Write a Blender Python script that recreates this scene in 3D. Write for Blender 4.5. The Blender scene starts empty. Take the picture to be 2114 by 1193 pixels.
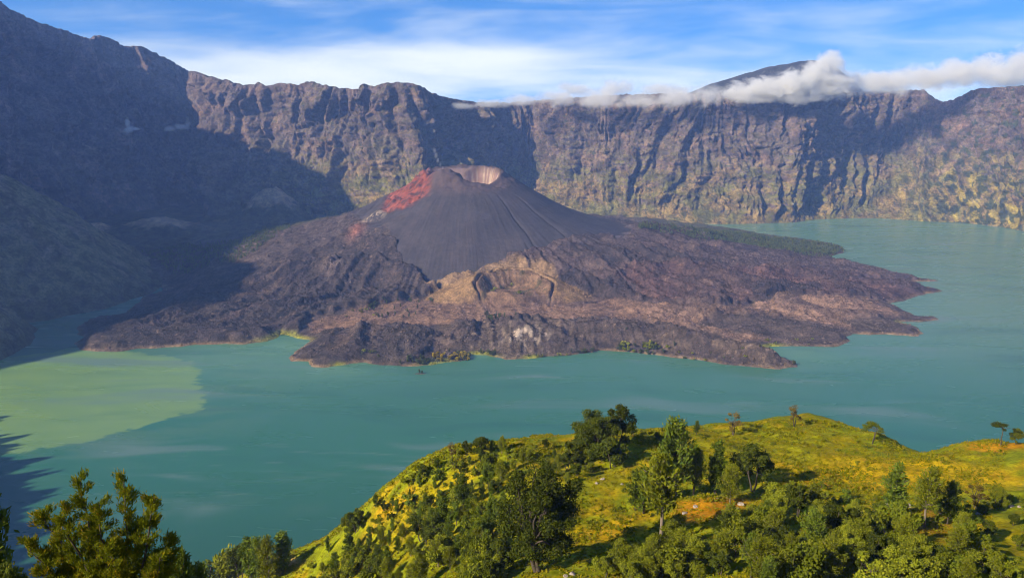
import bpy, math, random
import numpy as np

# ------------------------------------------------------------------ camera
CAM_H = 640.0                                   # metres above the lake
PITCH = math.radians(12.5)
FPX, CX, CY = 1760.0, 1057.0, 596.5             # measured focal length and centre (px of the photograph)
scene = bpy.context.scene
COL = scene.collection
cam_d = bpy.data.cameras.new('camera')
cam_d.sensor_width = 36.0
cam_d.lens = FPX / 2114.0 * 36.0
cam_d.clip_start, cam_d.clip_end = 1.0, 60000.0
cam = bpy.data.objects.new('camera', cam_d)
COL.objects.link(cam)
cam.location = (0, 0, CAM_H)
cam.rotation_euler = (math.pi / 2 - PITCH, 0, 0)
scene.camera = cam

# ------------------------------------------------------------------ sky, sun, exposure
SUN_EL, SUN_AZ = math.radians(29.0), math.radians(36.0)     # azimuth: from the left, 36 degrees behind the picture plane
SX, SY, SZ = -math.cos(SUN_AZ) * math.cos(SUN_EL), -math.sin(SUN_AZ) * math.cos(SUN_EL), math.sin(SUN_EL)


class NT:
    """small helper to wire nodes"""
    def __init__(self, tree):
        self.t = tree
        tree.nodes.clear()

    def n(self, kind, **kw):
        nd = self.t.nodes.new(kind)
        for k, v in kw.items():
            if k.startswith('i_'):
                nd.inputs[k[2:].replace('_', ' ')].default_value = v
            else:
                setattr(nd, k, v)
        return nd

    def l(self, a, b):
        self.t.links.new(a, b)

    def val(self, sock, v):
        if hasattr(v, 'node'):
            self.l(v, sock)
        else:
            sock.default_value = v

    def math(self, op, a, b=0.0, c=None, clamp=False):
        nd = self.n('ShaderNodeMath', operation=op, use_clamp=clamp)
        self.val(nd.inputs[0], a)
        self.val(nd.inputs[1], b)
        if c is not None:
            self.val(nd.inputs[2], c)
        return nd.outputs[0]

    def mix(self, f, a, b, blend='MIX'):
        nd = self.n('ShaderNodeMix', data_type='RGBA', blend_type=blend)
        self.val(nd.inputs[0], f)
        self.val(nd.inputs[6], a)
        self.val(nd.inputs[7], b)
        return nd.outputs[2]

    def noise(self, vec, scale, detail=3.0, rough=0.55, dist=0.0):
        nd = self.n('ShaderNodeTexNoise')
        if vec is not None:
            self.l(vec, nd.inputs['Vector'])
        nd.inputs['Scale'].default_value = scale
        nd.inputs['Detail'].default_value = detail
        nd.inputs['Roughness'].default_value = rough
        nd.inputs['Distortion'].default_value = dist
        return nd.outputs['Fac']

    def smooth(self, v, a, b, lo=0.0, hi=1.0):
        nd = self.n('ShaderNodeMapRange', interpolation_type='SMOOTHSTEP')
        self.val(nd.inputs[0], v)
        for i, q in ((1, a), (2, b), (3, lo), (4, hi)):
            nd.inputs[i].default_value = q
        return nd.outputs[0]

    def mapping(self, vec, scale=(1, 1, 1), loc=(0, 0, 0), rot=(0, 0, 0)):
        nd = self.n('ShaderNodeMapping')
        self.l(vec, nd.inputs['Vector'])
        nd.inputs['Scale'].default_value = scale
        nd.inputs['Location'].default_value = loc
        nd.inputs['Rotation'].default_value = rot
        return nd.outputs['Vector']


def rgb(r, g, b):
    return (r, g, b, 1.0)


world = bpy.data.worlds.new('World')
scene.world = world
world.use_nodes = True
w = NT(world.node_tree)
tc = w.n('ShaderNodeTexCoord')
direction = tc.outputs['Generated']
sky = w.n('ShaderNodeTexSky', sky_type='NISHITA', sun_disc=False)
sky.sun_elevation = SUN_EL
sky.sun_rotation = math.atan2(SX, SY)
sky.altitude = 2600.0
sky.air_density, sky.dust_density, sky.ozone_density = 0.75, 0.05, 2.5
# the lower sky keeps the deep blue of thin mountain air
lift = w.n('ShaderNodeVectorMath', operation='ADD')
w.l(direction, lift.inputs[0])
lift.inputs[1].default_value = (0, 0, 0.16)
w.l(lift.outputs[0], sky.inputs['Vector'])
blue = w.mix(1.0, sky.outputs[0], rgb(0.32, 0.97, 1.62), 'MULTIPLY')
# high cirrus: soft streaks drawn out sideways, thick towards the horizon
sep = w.n('ShaderNodeSeparateXYZ')
w.l(direction, sep.inputs[0])
az = w.math('ARCTAN2', sep.outputs[0], sep.outputs[1])
el = w.math('ARCSINE', sep.outputs[2])
cmb = w.n('ShaderNodeCombineXYZ')
w.l(az, cmb.inputs[0])
w.l(el, cmb.inputs[1])
flat = cmb.outputs[0]
n_wisp = w.noise(w.mapping(flat, (4, 24, 1), rot=(0, 0, 0.05)), 1.0, 4.0, 0.52, 0.9)
n_fine = w.noise(w.mapping(flat, (12, 50, 1), rot=(0, 0, -0.08)), 1.0, 3.0, 0.55, 0.5)
n_big = w.noise(w.mapping(flat, (1.6, 6, 1), loc=(3.1, 1.7, 0)), 1.0, 1.0, 0.5, 0.6)


def blob(caz, cel, raz, rel):
    a = w.math('DIVIDE', w.math('SUBTRACT', az, math.radians(caz)), math.radians(raz))
    b = w.math('DIVIDE', w.math('SUBTRACT', el, math.radians(cel)), math.radians(rel))
    r2 = w.math('ADD', w.math('MULTIPLY', a, a), w.math('MULTIPLY', b, b))
    return w.math('POWER', 2.718, w.math('MULTIPLY', r2, -1.0))


horizon = w.smooth(el, math.radians(5.5), math.radians(-0.5))
cover = w.math('MULTIPLY', horizon, 0.12)
for bb, wt in ((blob(-9.0, 1.9, 11.0, 1.7), 0.36), (blob(-2.0, 2.6, 6.5, 0.75), 0.20), (blob(-24, 1.2, 8, 1.0), 0.16),
               (blob(15, 3.3, 13, 1.6), 0.07), (blob(24, 1.2, 12, 1.0), 0.12), (blob(8, 0.9, 9, 0.9), 0.2)):
    cover = w.math('ADD', cover, w.math('MULTIPLY', bb, wt))
dens = w.math('ADD', w.math('MULTIPLY', n_wisp, 0.62), w.math('MULTIPLY', n_fine, 0.22))
dens = w.math('ADD', dens, w.math('MULTIPLY', n_big, 0.22))
cloud = w.smooth(w.math('ADD', dens, cover), 0.46, 1.02)
sky_col = w.mix(w.math('MULTIPLY', cloud, 0.86), blue, rgb(7.0, 7.6, 8.2))
bg = w.n('ShaderNodeBackground')
w.l(sky_col, bg.inputs['Color'])
bg.inputs['Strength'].default_value = 0.086
wo = w.n('ShaderNodeOutputWorld')
w.l(bg.outputs[0], wo.inputs['Surface'])

sun_d = bpy.data.lights.new('sun', 'SUN')
sun_d.energy = 5.0
sun_d.angle = math.radians(0.5)
sun_d.color = (1.0, 0.90, 0.74)
sun = bpy.data.objects.new('sun', sun_d)
COL.objects.link(sun)
sun.rotation_euler = (math.pi / 2 - SUN_EL, 0, math.atan2(SX, -SY))
sun.location = (-300, -100, 900)

vs = scene.view_settings
scene.display_settings.display_device = 'sRGB'
vs.view_transform, vs.look, vs.exposure, vs.gamma, vs.use_curve_mapping = 'Standard', 'None', 0.75, 1.0, False
cy = scene.cycles
scene.cycles.filter_width = 1.0
cy.use_denoising = True
cy.use_adaptive_sampling, cy.adaptive_threshold = True, 0.02
cy.max_bounces, cy.diffuse_bounces, cy.glossy_bounces, cy.transmission_bounces = 4, 2, 1, 2
cy.volume_bounces, cy.transparent_max_bounces = 3, 8
cy.volume_step_rate, cy.volume_max_steps = 2.0, 128
cy.caustics_reflective = cy.caustics_refractive = False

# ------------------------------------------------------------------ measuring and noise helpers
CP, SP = math.cos(PITCH), math.sin(PITCH)


def ray(px, py):
    u, v = (np.asarray(px, float) - CX) / FPX, (CY - np.asarray(py, float)) / FPX
    dy, dz = CP + v * SP, -SP + v * CP
    return u / dy, dz / dy                       # per metre of forward distance: sideways, up


def at_d(px, py, d):
    a, b = ray(px, py)
    return np.array([a * d, d, CAM_H + b * d])


def at_z(px, py, z=0.0):
    a, b = ray(px, py)
    return at_d(px, py, (z - CAM_H) / b)


def hit(H, px, py, d0, d1, n=900):
    """where the sight line through a measured point meets the ground H(x, y)"""
    a, b = ray(px, py)
    d = np.linspace(d0, d1, n)
    gap = CAM_H + b * d - H(a * d, d)
    k = np.argmax(gap <= 0)
    if gap[k] > 0:
        k = n - 1
    if k > 0:
        f = gap[k - 1] / (gap[k - 1] - gap[k] + 1e-9)
        dd = d[k - 1] + (d[k] - d[k - 1]) * min(max(f, 0), 1)
    else:
        dd = d[0]
    return np.array([a * dd, dd, float(H(np.array([a * dd]), np.array([dd]))[0])])


def _h(ix, iy, seed):
    h = (ix.astype(np.int64) * 374761393 + iy.astype(np.int64) * 668265263 + seed * 974634777) & 0xFFFFFFFF
    h = ((h ^ (h >> 13)) * 1274126177) & 0xFFFFFFFF
    return ((h ^ (h >> 16)) & 1023)


_ang = np.arange(1024) / 1024 * 2 * np.pi
_gx, _gy = np.cos(_ang).astype(np.float32), np.sin(_ang).astype(np.float32)


def pn(x, y, seed=0):
    """gradient noise, about -1..1"""
    x, y = np.asarray(x, np.float64), np.asarray(y, np.float64)
    x0, y0 = np.floor(x), np.floor(y)
    fx, fy = (x - x0).astype(np.float32), (y - y0).astype(np.float32)
    ux, uy = fx * fx * fx * (fx * (fx * 6 - 15) + 10), fy * fy * fy * (fy * (fy * 6 - 15) + 10)
    ix, iy = x0.astype(np.int64), y0.astype(np.int64)
    r = []
    for dx in (0, 1):
        for dy in (0, 1):
            g = _h(ix + dx, iy + dy, seed)
            r.append(_gx[g] * (fx - dx) + _gy[g] * (fy - dy))
    a = r[0] + (r[1] - r[0]) * uy
    b = r[2] + (r[3] - r[2]) * uy
    return (a + (b - a) * ux) * 1.5


def fbm(x, y, o=4, seed=0, gain=0.5, lac=2.03):
    s, a, t = 0.0, 1.0, 0.0
    for i in range(o):
        s = s + a * pn(x, y, seed + i * 17)
        t += a
        a *= gain
        x, y = x * lac + 5.3, y * lac + 1.7
    return s / t


def billow(x, y, o=3, seed=0, gain=0.5):
    s, a, t = 0.0, 1.0, 0.0
    for i in range(o):
        s = s + a * np.abs(pn(x, y, seed + i * 13))
        t += a
        a *= gain
        x, y = x * 2.1 + 3.1, y * 2.1 + 7.9
    return s / t


def sst(a, b, v):
    t = np.clip((v - a) / (b - a), 0, 1)
    return t * t * (3 - 2 * t)


def lerp(a, b, t):
    return a + (b - a) * t


def poly_sd(P, x, y, closed=True):
    """signed distance to a polygon, positive inside"""
    P = np.asarray(P, float)
    n = len(P)
    d2 = np.full(x.shape, 1e18)
    ins = np.zeros(x.shape, bool)
    for i in range(n if closed else n - 1):
        ax, ay = P[i]
        bx, by = P[(i + 1) % n]
        ex, ey = bx - ax, by - ay
        wx, wy = x - ax, y - ay
        t = np.clip((wx * ex + wy * ey) / (ex * ex + ey * ey + 1e-9), 0, 1)
        qx, qy = wx - ex * t, wy - ey * t
        d2 = np.minimum(d2, qx * qx + qy * qy)
        if closed and ay != by:
            c = ((ay <= y) & (by > y)) | ((by <= y) & (ay > y))
            ins ^= c & (x < ax + (y - ay) / (by - ay) * ex)
    d = np.sqrt(d2)
    return np.where(ins, d, -d) if closed else d


def mk_mesh(name, V, F, mat=None, smooth=True, attrs=None, parent=None):
    """V (n,3), F (m,3|4) -> one mesh object"""
    V = np.ascontiguousarray(V, np.float32)
    F = np.ascontiguousarray(F, np.int32)
    k = F.shape[1]
    me = bpy.data.meshes.new(name)
    me.vertices.add(len(V))
    me.vertices.foreach_set('co', V.ravel())
    me.loops.add(F.size)
    me.loops.foreach_set('vertex_index', F.ravel())
    me.polygons.add(len(F))
    me.polygons.foreach_set('loop_start', np.arange(0, F.size, k, dtype=np.int32))
    me.polygons.foreach_set('use_smooth', np.full(len(F), smooth, bool))
    for an, (arr, dom) in (attrs or {}).items():
        if arr.ndim == 1:
            at = me.attributes.new(an, 'FLOAT', dom)
            at.data.foreach_set('value', np.ascontiguousarray(arr, np.float32))
        else:
            at = me.attributes.new(an, 'FLOAT_COLOR', dom)
            c4 = np.ones((len(arr), 4), np.float32)
            c4[:, :3] = arr
            at.data.foreach_set('color', c4.ravel())
    me.update(calc_edges=True)
    if mat:
        me.materials.append(mat)
    ob = bpy.data.objects.new(name, me)
    COL.objects.link(ob)
    if parent:
        ob.parent = parent
    return ob


def grid_faces(nr, nc, keep=None):
    i = np.arange(nr * nc).reshape(nr, nc)
    F = np.stack([i[:-1, :-1], i[:-1, 1:], i[1:, 1:], i[1:, :-1]], -1).reshape(-1, 4)
    return F if keep is None else F[keep]


def compact(V, F, attrs):
    u, inv = np.unique(F, return_inverse=True)
    return V[u], inv.reshape(F.shape), {k: (a[u], d) for k, (a, d) in attrs.items()}


def mark(o, label, category=None, kind=None, group=None):
    o['label'] = label
    if category:
        o['category'] = category
    if kind:
        o['kind'] = kind
    if group:
        o['group'] = group
    return o


def new_mat(name):
    m = bpy.data.materials.new(name)
    m.use_nodes = True
    t = NT(m.node_tree)
    out = t.n('ShaderNodeOutputMaterial')
    return m, t, out


def ground_mat(name, bump_scales, rough=0.95, attr='Col', var=0.35, speck=0.0, spec=0.1, fine=0.12):
    """vertex colour of the ground, broken up by node noise, with fine relief"""
    m, t, out = new_mat(name)
    geo = t.n('ShaderNodeNewGeometry')
    pos = geo.outputs['Position']
    a = t.n('ShaderNodeAttribute', attribute_name=attr)
    n1 = t.noise(pos, fine, 4.0, 0.65)
    n2 = t.noise(pos, fine * 0.22, 2.0, 0.6)
    f = t.math('MULTIPLY', n1, n2)
    f = t.smooth(f, 0.12, 0.42, 1 - var, 1 + var)
    c = t.n('ShaderNodeVectorMath', operation='SCALE')
    t.l(a.outputs['Color'], c.inputs[0])
    t.l(f, c.inputs['Scale'])
    col = c.outputs[0]
    b = t.n('ShaderNodeBsdfPrincipled')
    t.l(col, b.inputs['Base Color'])
    b.inputs['Roughness'].default_value = rough
    b.inputs['Specular IOR Level'].default_value = spec
    h = 0.0
    for sc, dist in bump_scales:
        h = t.math('MULTIPLY_ADD', t.noise(pos, sc, 3.0, 0.6), dist, h)
    bp = t.n('ShaderNodeBump')
    bp.inputs['Distance'].default_value = 1.0
    t.l(h, bp.inputs['Height'])
    t.l(bp.outputs[0], b.inputs['Normal'])
    t.l(b.outputs[0], out.inputs['Surface'])
    return m


def paint(C, mask, col):
    m = np.clip(mask, 0, 1)[:, None]
    C[:] = C * (1 - m) + np.asarray(col, np.float32) * m


# ------------------------------------------------------------------ caldera wall
# column: (px, rim py, rim distance, foot distance, foot z, talus 0..1)
WALL = [
(420, 158, 4930, 4350, 60, .3), (440, 160, 4935, 4360, 60, .3),
        (470, 168, 4930, 4370, 60, .3), (500, 177, 4915, 4360, 60, .3), (530, 172, 4890, 4340, 60, .3), (548, 178, 4880, 4335, 60, .3),
        (572, 172, 4860, 4320, 60, .3), (610, 175, 4840, 4300, 60, .3), (640, 169, 4815, 4280, 60, .3), (665, 175, 4800, 4270, 60, .3),
        (700, 183, 4780, 4250, 60, .3), (735, 185, 4755, 4220, 60, .3), (752, 175, 4735, 4200, 60, .3), (775, 178, 4710, 4170, 60, .3),
        (800, 171, 4690, 4130, 60, .3), (830, 170, 4680, 4080, 60, .3), (866, 175, 4680, 4050, 60, .3), (885, 190, 4730, 4080, 60, .3),
        (910, 200, 4870, 4240, 60, .3), (950, 208, 5050, 4470, 50, .3), (1000, 214, 5230, 4700, 30, .3), (1060, 212, 5370, 4880, 10, .3),
        (1100, 209, 5430, 4950, 0, .3), (1128, 207, 5240, 4700, 0, .3), (1180, 203, 5150, 4600, 0, .35), (1240, 198, 5115, 4550, 0, .35), (1300, 196, 5090, 4500, 0, .4),
        (1400, 194, 5060, 4470, 0, .4), (1500, 195, 5030, 4462, 0, .4), (1560, 195, 5000, 4475, 0, .4), (1650, 194, 4930, 4520, 0, .3),
        (1680, 193, 5060, 4600, 0, .3), (1700, 193, 5150, 4640, 0, .3), (1760, 191, 5340, 4680, 0, .4), (1800, 190, 5430, 4690, 0, .45), (1850, 188, 5450, 4670, 0, .5), (1880, 187, 5420, 4630, 0, .55),
        (1908, 186, 5370, 4590, 0, .6), (1922, 200, 5255, 4560, 0, .6), (1945, 212, 5240, 4550, 0, .65), (1975, 203, 5160, 4540, 0, .7),
        (2000, 190, 5070, 4520, 0, .75), (2025, 183, 4980, 4480, 0, .75), (2070, 180, 4850, 4390, 0, .7), (2114, 177, 4700, 4280, 0, .7),
        (2180, 172, 4450, 4060, 0, .6), (2300, 160, 4000, 3650, 0, .5), (2600, 120, 3300, 2950, 0, .4)]
WALL.insert(0, (405, 154, 4975, 4400, 60, .3))
cols = np.array(WALL, float)
_rim = np.array([at_d(c[0], c[1], c[2]) for c in WALL])
_foot = np.array([[ray(c[0], 300)[0] * c[3], c[3], c[4]] for c in WALL])
# the great left wall faces right, in its own shade, and runs in behind the sunlit wall
_left = np.array([[-3000, 3500, 1500], [-2920, 4000, 1270], [-2760, 4350, 1185]] + [list(at_d(*p)) for p in (
    (0, 5, 4600), (40, 30, 4690), (85, 48, 4800), (140, 65, 4930), (165, 74, 4990), (185, 81, 5040), (200, 75, 5070), (222, 75, 5120), (240, 88, 5160), (265, 97, 5220),
    (290, 96, 5280), (340, 120, 5410), (390, 148, 5560))])
_left_foot = _left * np.array([1, 1, 0]) + np.array([.864, -.503, 0]) * 430 + np.array([0, 0, 60])
RIM = np.vstack([_left, _rim])
FOOT = np.vstack([_left_foot, _foot])
TAL = np.concatenate([np.full(len(_left), .3), cols[:, 5]])


def build_wall():
    mid = (RIM + FOOT) / 2
    s_c = np.concatenate([[0], np.cumsum(np.hypot(*np.diff(mid[:, :2], axis=0).T))])
    i0, i1 = 2, len(_left)
    s_in0, s_in1, s_lit = s_c[i0], s_c[-4], s_c[i1]
    s = np.concatenate([np.arange(0, s_in0, 14.0), np.arange(s_in0, s_in1, 4.6), np.arange(s_in1, s_c[-1], 14.0)])
    ker = np.exp(-0.5 * (np.linspace(-2.2, 2.2, 23)) ** 2)
    ker /= ker.sum()

    def along(vals, soft=True):
        q = np.interp(s, s_c, vals)
        if soft:
            sm = np.convolve(np.pad(q, 11, mode='edge'), ker, 'valid')
            q = sm
        return q
    rx, ry = along(RIM[:, 0]), along(RIM[:, 1])
    rz = along(RIM[:, 2], False)
    fx, fy, fz = (along(FOOT[:, k]) for k in range(3))
    tal = along(TAL)
    rz = rz + 10 * fbm(s / 50, s * 0, 3, 5) + 5 * pn(s / 14, s * 0 + .5, 9)
    nrow = 205
    t = np.concatenate([[-0.25, -0.12, -0.05], np.linspace(0, 1, nrow)])
    T, S = np.meshgrid(t, s, indexing='ij')
    Tc = np.clip(T, 0, 1)
    # upper cliff steep, lower part laid back
    p = 1.0 + tal[None, :] * 1.5
    q = 1 - (1 - Tc) ** p + np.minimum(T, 0) * 1.2
    X = fx + (rx - fx) * q
    Y = fy + (ry - fy) * q
    Z = fz + (rz - fz) * T
    nx, ny = -(ry[-1] - ry[0]) + 0 * s, 0 * s
    tx, ty = np.gradient((rx + fx) / 2, s), np.gradient((ry + fy) / 2, s)
    ln = np.hypot(tx, ty)
    nx, ny = ty / ln, -tx / ln                    # points into the caldera
    sm = lambda v: np.convolve(np.pad(v, 40, mode='edge'), np.ones(81) / 81, 'valid')
    nx, ny = sm(nx), sm(ny)
    # relief: buttresses, gullies running down the fall line, ledges
    slant = .55 * pn(S / 420, S * 0 + .5, 19) + .25 * pn(S / 150, Z / 500, 20)
    wob = slant * (Z - 250) + 42 * fbm(S / 190, Z / 170, 3, 21) + 14 * fbm(S / 50, Z / 50, 2, 25)
    Sw = S + wob
    big = billow(Sw / 330, Z / 1600, 2, 31)
    gulA = np.abs(pn(Sw / 135, Z / 700, 41))
    gulB = np.abs(pn(Sw / 58 + 4, Z / 420, 43))
    gulC = np.abs(pn((S + .6 * wob) / 25 + 9, Z / 190, 45))
    fin = billow(Sw / 15, Z / 40, 3, 47)
    spur = fbm((S + .5 * wob) / 150, Z / 130, 3, 49)
    lump = fbm(S / 38, Z / 30, 4, 51)
    ledge_z = Z / 31 + 1.3 * fbm(S / 260, Z / 200, 3, 57)
    ledge = sst(.0, .35, ledge_z % 1.0) * (1 - sst(.55, 1.0, ledge_z % 1.0))
    env = sst(-.02, .16, Tc) * (1 - .72 * sst(.86, 1.0, Tc))
    soft = 1 - .45 * np.clip((tal[None, :] - .42) / .3, 0, 1)
    mA = .35 + .9 * sst(-.3, .5, fbm(S / 520, Z / 420, 2, 61))
    mB = .15 + 1.1 * sst(-.15, .45, fbm(S / 300, Z / 260, 2, 63))
    mC = .15 + 1.0 * sst(-.1, .5, fbm(S / 210, Z / 170, 2, 65))
    up = .55 + .6 * sst(.15, .75, Tc)
    D = 1.18 * env * soft * (95 * (big - .28) + 108 * mA * (gulA - .25) + 86 * up * mB * (gulB - .25) + 38 * up * mC * (gulC - .25) + 12 * (fin - .3)
                      + 42 * spur + 17 * lump + 6 * ledge * (.3 + .7 * sst(-.2, .4, spur))) + 6 * lump * (1 - env)
    # gullies fan out into rounded spurs lower down
    D += env * (1 - Tc) * 40 * fbm(S / 120, Z / 160, 3, 71)
    X = X + nx * D
    Y = Y + ny * D
    Z = Z + env * (5 * lump + 3 * pn(S / 16, Z / 14, 81))
    # outer slope behind the rim
    back = []
    for k, (off, dz) in enumerate(((18, 1), (60, -12), (200, -70), (600, -260), (1500, -620))):
        bx, by = X[-1] - nx * off, Y[-1] - ny * off
        back.append((bx, by, Z[-1] + dz + (6 * pn(s / 40, s * 0 + k, 91) if k else 0)))
    X = np.vstack([X] + [b[0] for b in back])
    Y = np.vstack([Y] + [b[1] for b in back])
    Z = np.vstack([Z] + [b[2] for b in back])
    nr, nc = X.shape
    # slope for the colours
    du = np.stack([np.gradient(X, axis=1), np.gradient(Y, axis=1), np.gradient(Z, axis=1)], -1)
    dv = np.stack([np.gradient(X, axis=0), np.gradient(Y, axis=0), np.gradient(Z, axis=0)], -1)
    N = np.cross(du, dv)
    N /= np.linalg.norm(N, axis=-1, keepdims=True) + 1e-9
    nz = np.abs(N[..., 2]).ravel()
    SS = np.vstack([S, np.tile(s, (len(back), 1))]).ravel()
    ZZ = Z.ravel()
    TT = np.concatenate([Tc.ravel(), np.ones(len(back) * nc)])
    tl = np.tile(tal, nr)
    C = np.empty((nr * nc, 3), np.float32)
    C[:] = (0.096, 0.074, 0.074)
    n1, n2, n3 = fbm(SS / 150, ZZ / 90, 4, 101), fbm(SS / 40, ZZ / 30, 4, 105), fbm(SS / 12, ZZ / 11, 3, 111)
    paint(C, sst(-.1, .5, n1) * .8, (0.140, 0.092, 0.076))
    paint(C, sst(.1, .6, n2 - .3 * n1) * .7, (0.060, 0.053, 0.058))
    paint(C, sst(.25, .6, n3 + .4 * n2) * .6, (0.200, 0.152, 0.128))
    # rusty scars and pale slides on the big left wall
    lw = 1 - sst(s_lit - 200, s_lit, SS)
    paint(C, lw * sst(.08, .45, fbm(SS / 210, ZZ / 330, 4, 121)) * .75, (0.270, 0.165, 0.150))
    paint(C, lw * sst(.15, .45, fbm(SS / 80 + ZZ / 260, ZZ / 420, 4, 123)) * .6, (0.056, 0.050, 0.058))
    paint(C, lw * sst(.38, .62, fbm(SS / 70, ZZ / 110, 4, 127)) * .8, (0.240, 0.184, 0.160))
    # dry grass and scrub take hold where the rock lies back, most of it low down and to the right
    inview = sst(s_lit - 100, s_lit + 900, SS)
    low = 1 - sst(.18, .62, TT + .18 * n1)
    veg = sst(.28, .70, nz + .25 * n2 + .08 * n3 + .28 * low - .1) * (0.25 + .75 * inview)
    gm = sst(-.25, .25, n1 + .5 * n2)[:, None]
    grass = np.array([[0.205, 0.145, 0.058]]) * gm + np.array([[0.115, 0.110, 0.038]]) * (1 - gm)
    m = np.clip(veg * (.35 + .65 * low), 0, 1)[:, None]
    C[:] = C * (1 - m) + grass * m
    shrub = sst(.06, .42, .55 * n3 + .8 * n2 + .3 * n1) * sst(.2, .5, nz + .3 * low) * (.3 + .7 * inview)
    paint(C, shrub * .85, (0.032, 0.042, 0.022))
    paint(C, sst(.45, .7, tl) * low * sst(.05, .4, fbm(SS / 70 + ZZ / 90, ZZ / 160 - SS / 300, 3, 131) + .15) * .95, (0.270, 0.215, 0.045))
    paint(C, sst(.45, .7, tl) * sst(.1, .35, fbm(SS / 44, ZZ / 38, 4, 137) + .3 * (1 - TT) - .05) * .9, (0.028, 0.040, 0.019))
    paint(C, sst(.45, .7, tl) * sst(.15, .5, fbm(SS / 110 - ZZ / 140, ZZ / 90, 3, 139)) * sst(.15, .4, TT) * .6, (0.192, 0.124, 0.096))
    # rock beds and dark chutes
    bed = fbm(SS / 300, ZZ / 9 + .8 * n1, 3, 141)
    paint(C, sst(.15, .5, bed) * (1 - veg) * .25, (0.060, 0.050, 0.056))
    paint(C, sst(.15, .5, -bed) * (1 - veg) * .2, (0.165, 0.118, 0.104))
    V = np.stack([X, Y, Z], -1).reshape(-1, 3)
    o = mk_mesh('caldera_wall', V, grid_faces(nr, nc)[:, ::-1], ground_mat('wall_rock', ((0.02, 22.0), (0.09, 7.0), (0.4, 1.6)), var=.5, fine=.07),
                attrs={'Col': (C, 'POINT')})
    return mark(o, 'steep brown caldera wall with gullies and ribs encircling the lake', kind='structure')


build_wall()

# mountain seen over the rim behind the low cloud
def far_hill(name, label, peak, half, back, noise_seed, front=0.45):
    px, py, pz = peak
    u = np.linspace(-1, 1, 160)
    v = np.linspace(-1, 1, 90)
    V, U = np.meshgrid(v, u, indexing='ij')
    X, Y = px + U * half, py + V * back
    r = np.sqrt(U ** 2 + V ** 2)
    prof = np.clip(1 - r ** 1.7, 0, 1)
    prof = prof * (1 - .5 * sst(-.02, .3, U))
    Z = 380 + (pz - 380) * prof + 16 * fbm(X / 160, Y / 160, 4, noise_seed) * sst(1, .7, r)
    C = np.tile(np.array([[0.035, 0.036, 0.03]], np.float32), (X.size, 1))
    paint(C, sst(-.1, .4, fbm(X.ravel() / 90, Y.ravel() / 90, 3, 7)), (0.06, 0.052, 0.042))
    o = mk_mesh(name, np.stack([X, Y, Z], -1).reshape(-1, 3), grid_faces(*X.shape), ground_mat('hill_scrub', ((0.03, 9.0),)), attrs={'Col': (C, 'POINT')})
    return mark(o, label, kind='structure')


far_hill('mountain', 'dark rounded summit rising behind the low cloud on the rim', tuple(at_d(1690, 126, 6300)), 1500, 900, 3)

# ------------------------------------------------------------------ volcano and lava land
SHORE_PX = [(345, 603), (300, 615), (270, 640), (250, 655), (215, 660), (175, 666), (155, 680), (160, 690), (178, 696), (150, 710), (165, 720), (200, 727), (240, 727),
            (290, 720), (340, 717), (400, 712), (450, 710), (500, 711), (545, 706), (573, 698), (576, 691), (600, 694), (640, 704), (625, 716), (595, 738), (600, 745),
            (640, 746), (645, 755), (670, 758), (720, 752), (755, 748), (790, 754), (840, 756), (880, 753), (920, 748), (970, 743), (973, 733), (1000, 732),
            (1040, 742), (1080, 741), (1130, 736), (1180, 733), (1240, 723), (1300, 725), (1370, 735), (1440, 743), (1500, 752), (1560, 758), (1610, 762), (1640, 757),
            (1644, 748), (1610, 738), (1574, 722), (1590, 716), (1650, 714), (1720, 716), (1757, 705), (1750, 697), (1765, 690), (1830, 690), (1890, 694),
            (1912, 689), (1890, 675), (1858, 666), (1900, 665), (1941, 660), (1930, 653), (1890, 652), (1865, 640), (1834, 626), (1870, 620), (1890, 612), (1920, 606),
            (1945, 601), (1925, 594), (1890, 592), (1850, 590), (1802, 589), (1850, 584), (1900, 582), (1936, 580), (1900, 575), (1850, 563), (1814, 551),
            (1740, 541), (1706, 531), (1744, 521), (1735, 507), (1680, 497), (1600, 487), (1500, 470), (1455, 464.5)]
shore = [tuple(at_z(*p)[:2]) for p in SHORE_PX]
shore += [(1000, 5800), (-2700, 5800), (-2700, 3100)]
shore += [tuple(at_z(*p)[:2]) for p in ((150, 590), (260, 588), (328, 588))]

gx = np.concatenate([np.arange(-2500, -1450, 11.0), np.arange(-1450, 1650, 4.0)])
_gy_ = [1925.0]
while _gy_[-1] < 5500:
    _gy_.append(_gy_[-1] + (3.4 if _gy_[-1] < 2700 else 4.8 if _gy_[-1] < 3450 else 13.0))
gy = np.array(_gy_)
GX, GY = np.meshgrid(gx, gy)
wx, wy = 12 * fbm(GX / 60, GY / 60, 3, 201), 14 * fbm(GX / 60, GY / 60, 3, 203)
SD = poly_sd(shore, GX + wx, GY + wy)

CONE = np.array([-182.0, 3270.0])


def cone_parts(X, Y):
    dx, dy = X - CONE[0], Y - CONE[1]
    r = np.hypot(dx, dy) + 1e-6
    th = np.arctan2(dx, -dy)                       # 0 = towards the viewer, + = right
    return dx, dy, r, th


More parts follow.
